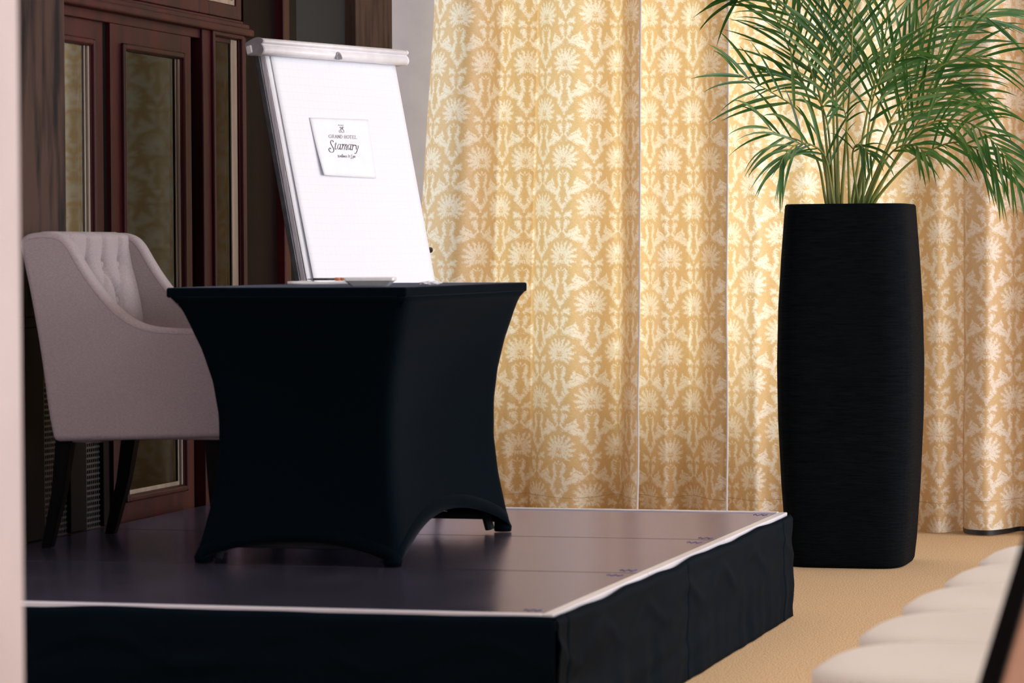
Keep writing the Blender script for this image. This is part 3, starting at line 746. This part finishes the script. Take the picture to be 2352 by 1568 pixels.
# printed card clipped on the chart, slightly curled at its lower left corner
PC = cp(0, 0, .0045)
def card_pt(zx, zy, lift=0):
    q = onplane(680+zx*.10843, 260+zy*.10843, PC, n_); return q+n_*lift
crn = [(283, 92), (1520, 132), (1690, 1382), (538, 1325)]
NX, NY = 16, 16; vs = []; fs = []
def clift(fx, fy): return .0012+.010*max(0, fy)**2*math.exp(-fx/.35)
for j in range(NY+1):
    for i in range(NX+1):
        fx, fy = i/NX, j/NY
        zx = lerp(lerp(crn[0][0], crn[1][0], fx), lerp(crn[3][0], crn[2][0], fx), fy); zy = lerp(lerp(crn[0][1], crn[1][1], fx), lerp(crn[3][1], crn[2][1], fx), fy)
        vs.append(card_pt(zx, zy, clift(fx, fy)))
for j in range(NY):
    for i in range(NX): q = j*(NX+1)+i; fs.append((q, q+NX+1, q+NX+2, q+1))
M['card'] = noisy('white_card', srgb(231, 233, 241), srgb(235, 237, 245), 20, .8, spec=.1)
cdm = mk('printed_card', vs, fs, 'card', None, True); sd = cdm.modifiers.new('thickness', 'SOLIDIFY'); sd.thickness = .0004; sd.offset = -1
tag(cdm, 'white card printed with a hotel name fixed to the flip chart paper', 'sign')
def inv(zx, zy):                                  # position on the card, for its curl
    fy = (zy-92)/1255.0; fx = (zx-lerp(283, 538, fy))/lerp(1237, 1152, fy); return fx, fy
def strokes(name, paths, mat):
    mb = MB()
    for pts, wd in paths:
        ps = cat_rom([(x, y, 0) for x, y in pts], max(4, len(pts)*5)) if len(pts) > 2 else [Vector((*p_, 0)) for p_ in pts]
        vs = []; fs = []
        for i, q in enumerate(ps):
            a = ps[max(0, i-1)]; b = ps[min(len(ps)-1, i+1)]; t_ = (b-a).normalized() if (b-a).length > 0 else Vector((1, 0, 0))
            nn = Vector((-t_.y, t_.x, 0)); thick = wd*(.55+.45*abs(t_.y))*.5
            for sg in (-1, 1):
                r = q+nn*thick*sg; fx, fy = inv(r.x, r.y); vs.append(card_pt(r.x, r.y, clift(fx, fy)+.0005))
        for i in range(len(ps)-1): fs.append((2*i, 2*i+1, 2*i+3, 2*i+2))
        mb.add(vs, fs)
    return mk(name, mb.v, mb.f, mat, cdm)
strokes('lettering', [
    ([(775, 618), (772, 590), (746, 578), (722, 598), (722, 640), (745, 690), (775, 742), (786, 790), (768, 824), (732, 832), (695, 812), (679, 775), (690, 745), (711, 740), (719, 766)], 17),
    ([(834, 622), (814, 740), (824, 768), (846, 750)], 15), ([(798, 658), (852, 655)], 9),
    ([(928, 664), (895, 662), (868, 710), (875, 762), (902, 758), (930, 700)], 13), ([(940, 656), (918, 745), (926, 770), (944, 752)], 15),
    ([(962, 672), (984, 662), (957, 776)], 15), ([(975, 712), (1008, 662), (1030, 680), (1006, 776)], 14), ([(1020, 716), (1052, 663), (1070, 684), (1048, 760), (1056, 778), (1072, 762)], 14),
    ([(1146, 666), (1114, 664), (1089, 715), (1096, 768), (1122, 762), (1150, 705)], 13), ([(1160, 658), (1138, 748), (1146, 780), (1164, 762)], 15),
    ([(1174, 680), (1196, 670), (1178, 786)], 15), ([(1190, 718), (1212, 680), (1230, 672), (1234, 692)], 13),
    ([(1238, 694), (1254, 676), (1264, 704), (1270, 772)], 14), ([(1300, 684), (1308, 720), (1286, 790), (1262, 846), (1240, 858), (1234, 842)], 14)], 'ink')
GL = {'G': [[(1, .2), (.7, 0), (.2, .1), (0, .5), (.2, .9), (.7, 1), (1, .85)], [(1, .85), (1, .55)], [(.75, .55), (1.1, .55)]],
      'R': [[(.15, 0), (.15, 1)], [(0, 0), (.15, 0), (.7, .02), (.85, .25), (.65, .48), (.15, .5)], [(.5, .5), (1, 1)], [(0, 1), (.3, 1)]],
      'A': [[(.5, 0), (.1, 1)], [(.5, 0), (.9, 1)], [(.25, .62), (.75, .62)], [(-.05, 1), (.25, 1)], [(.75, 1), (1.05, 1)]],
      'N': [[(.1, 0), (.1, 1)], [(.1, 0), (.9, 1)], [(.9, 1), (.9, 0)], [(-.1, 0), (.15, 0)], [(.75, 0), (1.05, 0)], [(-.05, 1), (.25, 1)]],
      'D': [[(.12, 0), (.12, 1)], [(0, 0), (.5, 0), (.95, .3), (.95, .7), (.5, 1), (0, 1)]],
      'H': [[(.15, 0), (.15, 1)], [(.85, 0), (.85, 1)], [(.15, .5), (.85, .5)], [(0, 0), (.3, 0)], [(.7, 0), (1, 0)], [(0, 1), (.3, 1)], [(.7, 1), (1, 1)]],
      'O': [[(.5, 0), (.1, .2), (0, .5), (.1, .8), (.5, 1), (.9, .8), (1, .5), (.9, .2), (.5, 0)]],
      'T': [[(.5, 0), (.5, 1)], [(0, .15), (0, 0)], [(0, 0), (1, 0)], [(1, 0), (1, .15)], [(.3, 1), (.7, 1)]],
      'E': [[(.15, 0), (.15, 1)], [(0, 0), (1, 0)], [(.15, .5), (.8, .5)], [(0, 1), (1, 1)], [(1, 1), (1, .82)], [(1, 0), (1, .15)]],
      'L': [[(.15, 0), (.15, 1)], [(0, 0), (.35, 0)], [(0, 1), (1, 1)], [(1, 1), (1, .8)]],
      'W': [[(-.1, .2), (.1, 0), (.25, .1), (.15, .8), (.3, 1), (.5, .7)], [(.55, 0), (.45, .8), (.6, 1), (.85, .7), (1, 0)]],
      'e': [[(.1, .6), (.8, .45), (.6, .2), (.15, .45), (.1, .85), (.5, 1), (.9, .8)]], 'l': [[(.6, -.6), (.3, .7), (.5, 1), (.9, .85)]],
      'n': [[(.1, .2), (.1, 1)], [(.1, .5), (.5, .15), (.75, .4), (.75, 1)]], 's': [[(.8, .25), (.45, .15), (.25, .4), (.7, .7), (.5, 1), (.1, .9)]],
      '&': [[(0, -.1), (.2, -.3), (.3, .2), (.15, .8), (.5, 1), (.9, .6), (.9, 0), (.6, .0)], [(.3, .4), (1, .3)]],
      'S': [[(.9, -.2), (.6, -.4), (.35, -.1), (.6, .6), (.6, 1.3), (.25, 1.6), (0, 1.3), (.2, 1.1)]], 'p': [[(.3, .2), (.15, 1.7)], [(.25, .4), (.6, .15), (.9, .5), (.6, 1), (.25, .9)]],
      'a': [[(.75, .25), (.4, .2), (.1, .6), (.25, 1), (.6, .85), (.8, .25), (.75, 1)]]}
def word(items, base, slope, h, wd):
    r = []
    for ch, x0, x1 in items:
        for st_ in GL[ch]:
            r.append(([(lerp(x0, x1, px), base(lerp(x0, x1, px))-h+py*h) for px, py in st_], wd))
    return r
strokes('lettering', word([('G', 685, 732), ('R', 750, 796), ('A', 808, 862), ('N', 872, 914), ('D', 926, 970), ('H', 1008, 1054), ('O', 1068, 1116), ('T', 1126, 1168), ('E', 1186, 1222), ('L', 1238, 1278)],
        lambda x: 525+(x-685)*.034, 0, 68, 10), 'grey_ink')
strokes('lettering', word([('W', 866, 922), ('e', 928, 948), ('l', 950, 964), ('l', 966, 980), ('n', 984, 1006), ('e', 1010, 1026), ('s', 1030, 1046), ('s', 1050, 1068), ('&', 1090, 1132), ('S', 1146, 1186), ('p', 1190, 1214), ('a', 1220, 1244)],
        lambda x: 936+(x-866)*.02, 0, 44, 9), 'grey_ink')
strokes('emblem', [([(912, 312), (924, 292), (938, 300), (938, 345), (936, 352), (912, 365), (904, 392), (920, 412), (938, 400), (938, 345)], 9),
    ([(976, 286), (962, 305), (964, 355)], 9), ([(930, 326), (985, 322)], 7), ([(1002, 308), (986, 296), (972, 312), (985, 345), (1004, 375), (1000, 405), (976, 414), (960, 396), (968, 382)], 10),
    ([(1018, 408), (1026, 408)], 8)] + [([(x-8, y), (x+8, y)], 34) for x, y in ((892, 255), (922, 257), (952, 258), (982, 260))], 'ink')

# ------------------------------------------------------------------ curtains
def vnoise(x, y, seed):           # cheap smooth noise on arrays
    return (np.sin(x*1.0+seed)*np.cos(y*.83+seed*1.7)+np.sin(x*2.3-y*1.1+seed*2.1)*.6+np.cos(x*.7+y*2.4+seed*.6)*.5)/2.1
def curtain(plan, zb, label, fan, lean=0, z1=3.5, edge=None, flare=1.25, hem_shadow=False):
    """plan: (photo column, depth of the fold in front of CY) in order; cloth follows that zigzag from rail to hem. fan: photo pixel of one palmette"""
    pts = cat_rom([(on(px, 559, 1, CY-d*1.45).x, CY-d, 0) for px, d in plan], 60*len(plan))
    px_ = np.array([p.x for p in pts]); dp_ = np.array([CY-p.y for p in pts])
    arc = np.concatenate([[0], np.cumsum(np.hypot(np.diff(px_), np.diff(dp_)))])
    n = int(arc[-1]/.0031); u = np.linspace(0, arc[-1], n); X = np.interp(u, arc, px_); Dp = np.interp(u, arc, dp_)
    zs = np.concatenate([np.linspace(z1, 2.32, 150)[:-1], np.linspace(2.32, zb, int((2.32-zb)/.0031))]); nz = len(zs)
    Z = np.repeat(zs[:, None], n, 1); XX = np.repeat(X[None], nz, 0); DD = np.repeat(Dp[None], nz, 0)
    low = np.clip((2.2-Z)/2.2, 0, 1); t = (XX-X[0])/(X[-1]-X[0]); foot = np.clip((.75-Z)/.7, 0, 1)
    dep = DD*1.45*(.85+(flare-.85)*low)+.010*low*vnoise(XX*14, Z*3, 3)+.016*foot*vnoise(XX*22, Z*7, 11)
    xw = XX+lean*low*np.clip(1-t, 0, 1)**1.5+.006*low*vnoise(XX*9, Z*4, 7)
    fw = on(fan[0], fan[1], 1, CY-.1); uf = np.interp(fw.x, X, u)
    mask = damask_mask(np.repeat((u-uf)[None], nz, 0), fw.z-Z)
    co = np.stack([xw, CY-dep, Z], -1).reshape(-1, 3).astype(np.float32)
    q = (np.arange(nz-1)[:, None]*n+np.arange(n-1)[None]).ravel(); quads = np.stack([q, q+n, q+n+1, q+1], -1).astype(np.int32)
    me = bpy.data.meshes.new('cloth'); me.vertices.add(len(co)); me.vertices.foreach_set('co', co.ravel())
    me.loops.add(quads.size); me.loops.foreach_set('vertex_index', quads.ravel()); me.polygons.add(len(quads))
    me.polygons.foreach_set('loop_start', np.arange(0, quads.size, 4, dtype=np.int32)); me.polygons.foreach_set('use_smooth', np.ones(len(quads), dtype=bool))
    me.update(calc_edges=True)
    at = me.attributes.new('motif', 'FLOAT', 'POINT'); at.data.foreach_set('value', mask.ravel().astype(np.float32))
    root = empty('damask_curtain', ((X[0]+X[-1])/2, CY, zb)); under(root, link('cloth', me, 'damask'))
    V = co.reshape(nz, n, 3)
    if edge:                                    # white lining turned out along a selvedge
        e = 0 if edge == 'L' else n-1
        mb = MB().tube([Vector(map(float, V[k, e]))+Vector((0, -.004, 0)) for k in list(range(0, nz, 12))+[nz-1]], .0042, 6)
        under(root, mb.build('lining_edge', 'lining', None, True))
    kz = int(np.argmin(np.abs(zs-(zb+.12))))
    mb = MB().tube([Vector(map(float, V[kz, i]))+Vector((0, -.002, 0)) for i in range(0, n, 5)], .0009, 5)
    under(root, mb.build('hem_stitching', 'hem', None, True))
    if hem_shadow:  # dark strip painted in for the shade gap below the cloth
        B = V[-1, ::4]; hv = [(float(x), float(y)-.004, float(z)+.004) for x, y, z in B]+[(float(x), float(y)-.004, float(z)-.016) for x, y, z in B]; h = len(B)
        under(root, mk('hem_shadow_strip', hv, [(i, i+1, h+i+1, h+i) for i in range(h-1)], 'black_plastic', None, True))
    tag(root, label, 'curtain', 'damask curtains along the back wall'); return root
M['hem'] = noisy('hem_thread', srgb(196, 160, 104), srgb(206, 170, 116), 60, .6)
curtain([(1000, .02), (1016, .09), (1072, .16), (1125, .10), (1158, .0), (1195, .06), (1228, .02), (1240, .0), (1252, .05), (1312, .15), (1375, .10), (1418, .005), (1442, .09), (1470, .17)],
        .01, 'gold damask curtain beside the pale wall, leftmost of the row', (1310, 147), lean=-.16, edge='R')
curtain([(1448, .01), (1482, .015), (1530, .10), (1572, .02), (1590, .01), (1640, .13), (1672, .15)],
        .01, 'narrow gold damask curtain with white edge between the flip chart and palm', (1635, 149), edge='R')
curtain([(1648, .01), (1684, .03), (1735, .11), (1790, .05), (1850, .10), (1910, .03), (1980, .12), (2040, .05), (2095, .02), (2150, .10), (2190, .06), (2204, .02), (2220, .0)],
        .004, 'wide gold damask curtain directly behind the black planter', (1730, 431))
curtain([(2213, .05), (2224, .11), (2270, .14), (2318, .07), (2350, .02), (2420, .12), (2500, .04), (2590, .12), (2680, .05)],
        .02, 'gold damask curtain at the right, rightmost of the row', (2274, 578), hem_shadow=True)
mb = MB().tube([(-4.1, CY, 3.52), (.0, CY, 3.52)], .016, 10)
tag(mb.build('curtain_rail', 'grey_metal', None, True), 'grey rail carrying the damask curtains along the back wall', 'curtain rail')

# ------------------------------------------------------------------ potted palm
PXC, PYC = -1.945, 12.03
pp = empty('potted_palm', (PXC, PYC, 0))
N = 72; vs = []; fs = []; prof = [(0, .0), (.196, .0), (.212, .004), (.219, .018), (.227, .09), (.241, .30), (.252, .55), (.2545, .75), (.250, .95), (.240, 1.13), (.228, 1.30), (.2255, 1.330), (.220, 1.336), (.205, 1.336), (.200, 1.32), (.200, 1.20), (0, 1.20)]
for (r, z) in prof:
    for i in range(N):
        a = 2*math.pi*i/N; ca, sa = math.cos(a), math.sin(a); e = 5.5; k = (abs(ca)**e+abs(sa)**e)**(-1/e)
        vs.append((PXC+r*k*ca, PYC+r*k*sa, z))
for k in range(len(prof)-1):
    for i in range(N): j = (i+1) % N; fs.append((k*N+i, k*N+j, (k+1)*N+j, (k+1)*N+i))
under(pp, mk('planter', vs, fs, 'planter', None, True))
vs = [(PXC, PYC, 1.275)]; fs = []
for i in range(40):
    a = 2*math.pi*i/40; ca, sa = math.cos(a), math.sin(a); k = (abs(ca)**5.5+abs(sa)**5.5)**(-1/5.5); vs.append((PXC+.199*k*ca, PYC+.199*k*sa, 1.262))
for i in range(40): fs.append((0, 1+i, 1+(i+1) % 40))
under(pp, mk('soil', vs, fs, 'soil', None, True))
def ZP(x, y): return 1580+.3316*x, .3316*y
# rachis traces (columns/rows read off the photo), depth at base and tip, first leaflet, leaflet length (m), droop
FR = [
 ([(975, 1390), (930, 1010), (770, 770), (580, 640), (455, 570), (330, 500)], .00, -.20, .62, .24, .5),
 ([(955, 1390), (900, 1120), (790, 985), (640, 935), (540, 880)], -.05, -.25, .62, .26, .6),
 ([(1005, 1390), (955, 1100), (860, 1005), (760, 1000), (680, 1060), (630, 1160)], -.08, -.30, .36, .25, 1.1),
 ([(1010, 1390), (965, 850), (860, 640), (710, 555), (540, 505)], .05, .05, .55, .17, .6),
 ([(1000, 1390), (930, 750), (850, 480), (800, 290), (710, 120), (590, -10), (420, -60), (310, 20)], .05, .15, .40, .26, .5),
 ([(1030, 1390), (1005, 700), (990, 200), (960, -200), (900, -420)], .10, .20, .42, .30, .2),
 ([(1065, 1390), (1125, 560), (1145, 50), (1175, -380)], -.05, -.15, .42, .34, .2),
 ([(1140, 1390), (1240, 800), (1365, 260), (1385, -60), (1400, -380)], .00, -.05, .45, .32, .2),
 ([(1180, 1390), (1290, 840), (1480, 430), (1730, 180), (1980, 100), (2160, 170)], .08, .18, .42, .27, .35),
 ([(1200, 1390), (1390, 860), (1640, 540), (1890, 400), (2110, 400)], -.05, -.12, .42, .28, .3),
 ([(1240, 1390), (1440, 930), (1620, 700), (1820, 560), (2010, 640)], .05, -.05, .40, .24, .5),
 ([(1270, 1390), (1480, 1060), (1690, 850), (1940, 850), (2140, 1010), (2270, 1220)], -.10, -.30, .45, .25, .9),
 ([(1300, 1390), (1500, 1160), (1660, 1050), (1860, 985), (2040, 1060), (2170, 1210)], .05, -.15, .50, .24, .9),
 ([(1120, 1390), (1105, 1000), (1085, 770), (1020, 735)], -.18, -.32, .70, .16, 1.2),
 ([(1175, 1390), (1140, 1090), (1180, 1000), (1270, 1080)], -.15, -.32, .55, .17, 1.2),
 ([(1250, 1390), (1390, 1080), (1540, 1000), (1680, 1080)], -.15, -.30, .55, .17, 1.1),
 ([(1045, 1390), (1020, 560), (920, 130), (870, -150)], -.05, -.10, .45, .30, .25),
 ([(1160, 1390), (1330, 700), (1560, 260), (1740, -60), (1900, -200)], .10, .22, .45, .30, .3),
 ([(1225, 1390), (1500, 760), (1720, 400), (1930, 160), (2120, 60)], .14, .25, .42, .26, .35),
 ([(985, 1390), (880, 820), (700, 330), (600, 100), (520, -120)], .16, .28, .5, .28, .3),
 ([(1285, 1390), (1500, 1000), (1700, 720), (1900, 680), (2080, 760)], .14, .10, .42, .22, .6),
 ([(1210, 1390), (1240, 980), (1300, 620), (1430, 420), (1560, 350)], -.12, -.22, .5, .22, .5),
]
all_leaf = []
def lf_geo(base, tip_dir, side, length, width, droop):
    n = 7; pts = []; d = tip_dir.normalized(); p = base.copy(); step = length/n; c = [p.copy()]; ds = [d.copy()]
    for i in range(n):
        d = (d+Vector((0, 0, -1))*droop*.16*(i/n+.15)).normalized(); p = p+d*step; c.append(p.copy()); ds.append(d.copy())
    vs = []; fs = []
    for i, q in enumerate(c):
        t = i/n; w_ = width*(.45+.55*min(1, t/.22))*(1-max(0, (t-.35)/.65)**1.6)*.5+.0004
        s_ = side-ds[i]*side.dot(ds[i]); s_ = s_.normalized(); up_ = s_.cross(ds[i]).normalized()
        vs += [q-s_*w_+up_*w_*.35, q.copy(), q+s_*w_+up_*w_*.35]
    for i in range(n):
        for j in (0, 1): a = i*3+j; fs.append((a, a+1, a+4, a+3))
    return vs, fs
for fi, (tr_, d0, d1, t0, ll, droop) in enumerate(FR):
    rnd = random.Random(fi*13+5)
    ctrl = []
    for i, (x, y) in enumerate(tr_):
        t = i/(len(tr_)-1); px, py = ZP(x, y); q = on(px, py, 1, PYC+lerp(d0*.5, d1, t**1.4))
        ctrl.append(q)
    # root in the soil
    ctrl[0] = Vector((max(PXC-.17, min(PXC+.17, ctrl[0].x)), ctrl[0].y, ctrl[0].z)); ctrl.insert(0, Vector((ctrl[0].x*.75+PXC*.25, PYC+d0*.35, 1.262)))
    path = cat_rom(ctrl, 60)
    L = [0]
    for i in range(1, 60): L.append(L[-1]+(path[i]-path[i-1]).length)
    tot = L[-1]
    fo = MB().tube(path, [lerp(.0075, .0012, (L[i]/tot)**.8) for i in range(60)], 7).build('frond', 'stalk', None, True); under(pp, fo)
    nl = int((1-t0)*tot/(.017 if droop > .8 else .024))
    for k in range(nl):
        f = t0+(1-t0)*(k+.5)/nl; s_ = f*tot; i = max(j for j in range(60) if L[j] <= s_); i = min(i, 58)
        base = lerp(path[i], path[i+1], (s_-L[i])/(L[i+1]-L[i]+1e-9)); tan = (path[i+1]-path[i]).normalized()
        vd = FW
        lat = tan.cross(vd).normalized(); dep = tan.cross(lat).normalized()
        sg = 1 if k % 2 else -1
        mixd = rnd.uniform(-.35, .35)
        side = (lat*sg+dep*mixd*1.4).normalized()
        q = (f-t0)/(1-t0); ang = math.radians(lerp(46, 16, q)+rnd.uniform(-7, 7))
        dr = tan*math.cos(ang)+side*math.sin(ang)
        ln = ll*(.62+.9*math.sin(math.pi*min(1, q*.75+.18))*.5)*rnd.uniform(.85, 1.15)
        nrm = (dep+lat*rnd.uniform(-.5, .5)).normalized()
        bl = dr.cross(nrm).normalized()
        vs, fs = lf_geo(base, dr, bl, ln, .0112*rnd.uniform(.75, 1.25), (droop+.25)*rnd.uniform(.7, 1.6))
        all_leaf.append((fo, vs, fs, ln))
def inview(v):
    d = v-CAM; z = d.dot(FW); return 0 < 1176+FPX*d.dot(RT)/z < 2352 and 0 < 784+FPX*d.dot(DN)/z < 1568
order = sorted(range(len(all_leaf)), key=lambda i: -(all_leaf[i][3] if inview(all_leaf[i][1][12]) else 0))
single = set(order[:300]); rest = {}
for i, (fo, vs, fs, ln) in enumerate(all_leaf):
    if i in single:
        o = mk('leaflet', vs, fs, 'leaf', None, True); o.parent = fo
    else:
        rest.setdefault(fo, MB()).add(vs, fs)
for fo, mb in rest.items():
    o = mk('leaflets', mb.v, mb.f, 'leaf', None, True); o.parent = fo; o['kind'] = 'stuff'
tag(pp, 'feathery green palm growing in a tall black ridged planter', 'potted plant')

# ------------------------------------------------------------------ conference chairs in a row on the right
def conf_chair():
    r = empty('conference_chair', (0, 0, 0))
    # local: faces -x, front edge at x=0, width along y
    W2, DP = .205, .45
    def cush(name, z0, z1, x0, x1, w2, rr, mat, crown):
        NXs, NYs = 18, 18; vs = []; fs = []
        for lay in (0, 1):
            for j in range(NYs+1):
                for i in range(NXs+1):
                    fx, fy = i/NXs*2-1, j/NYs*2-1
                    # square -> rounded square
                    n4 = (abs(fx)**3.0+abs(fy)**3.0)**(1/3.0) if (fx or fy) else 1; mm = max(abs(fx), abs(fy)); k = mm/n4 if n4 > 0 else 1
                    sx, sy = fx*k, fy*k; e = mm**6
                    z = (z1+crown*(1-sx*sx)*(1-sy*sy)-(z1-z0)*.42*e) if lay else z0+(z1-z0)*.06*e
                    vs.append((lerp(x0, x1, (sx+1)/2), sy*w2, z))
        m_ = (NXs+1)*(NYs+1)
        for j in range(NYs):
            for i in range(NXs): q = j*(NXs+1)+i; fs.append((q+m_, q+1+m_, q+NXs+2+m_, q+NXs+1+m_)); fs.append((q, q+NXs+1, q+NXs+2, q+1))
        rim = [i for i in range(NXs+1)]+[(j+1)*(NXs+1)-1 for j in range(1, NYs+1)]+[NYs*(NXs+1)+i for i in range(NXs-1, -1, -1)]+[j*(NXs+1) for j in range(NYs-1, 0, -1)]
        for k in range(len(rim)): a, b = rim[k], rim[(k+1) % len(rim)]; fs.append((a, b, b+m_, a+m_))
        return mk(name, vs, fs, mat, r, True)
    cush('seat', .405, .470, 0, DP, W2, .06, 'cream_fabric', .012)
    MB().box(.03, DP-.01, -W2+.02, W2-.02, .378, .408).build('seat_frame', 'black_wood', r, bevel=.004)
    ln = .30
    def bx(z): return DP-.005+(z-.40)*ln
    for s_ in (-1, 1):
        y = s_*(W2+.006)
        pr = [(bx(.0)+.06, .0), (bx(.0)+.092, .0), (bx(.40)+.024, .40), (bx(.93)+.020, .93), (bx(.95)+.010, .95), (bx(.93)-.004, .93), (bx(.40)-.006, .40)]
        MB().prism([(x, y-.014, z) for x, z in pr], (0, .028, 0)).build('back_leg', 'black_wood', r, bevel=.004)
        MB().prism([(.045, y*.9-.015, .38), (.085, y*.9-.015, .38), (.072, y*.9-.015, 0), (.046, y*.9-.015, 0)], (0, .03, 0)).build('front_leg', 'black_wood', r, bevel=.003)
    bp = [(bx(.50)-.003, .50), (bx(.50)+.026, .50), (bx(.93)+.024, .93), (bx(.93)-.003, .93)]
    MB().prism([(x, -W2+.01, z) for x, z in bp], (0, 2*W2-.02, 0)).build('backrest', 'tan_fabric', r, bevel=.012, seg=3)
    MB().box(.06, DP, -W2+.03, -W2+.05, .16, .185).build('stretcher', 'black_wood', r); MB().box(.06, DP, W2-.05, W2-.03, .16, .185).build('stretcher', 'black_wood', r)
    return r
base_chair = conf_chair()
spots = [(-.915, 7.37), (-.93, 6.88), (-.949, 6.383), (-.955, 5.873), (-.957, 5.369), (-.982, 3.86)]
labels = ['cream conference chair farthest along the row, nearest the planter', 'cream conference chair second from the planter end of the row', 'cream conference chair third from the planter end of the row',
          'cream conference chair fourth from the planter end of the row', 'cream conference chair with its seat cut by the bottom edge of the photo', 
          'nearest conference chair, its dark slanting frame crossing the right edge']
first = True
for (x, y), lb in zip(spots, labels):
    if first: r = base_chair; first = False
    else:
        r = base_chair.copy(); COL.objects.link(r)
        for ch in base_chair.children:
            c = ch.copy(); COL.objects.link(c); c.parent = r
    r.location = (x-.005, y+.20, 0)
    tag(r, lb, 'chair', 'conference chairs in a row')
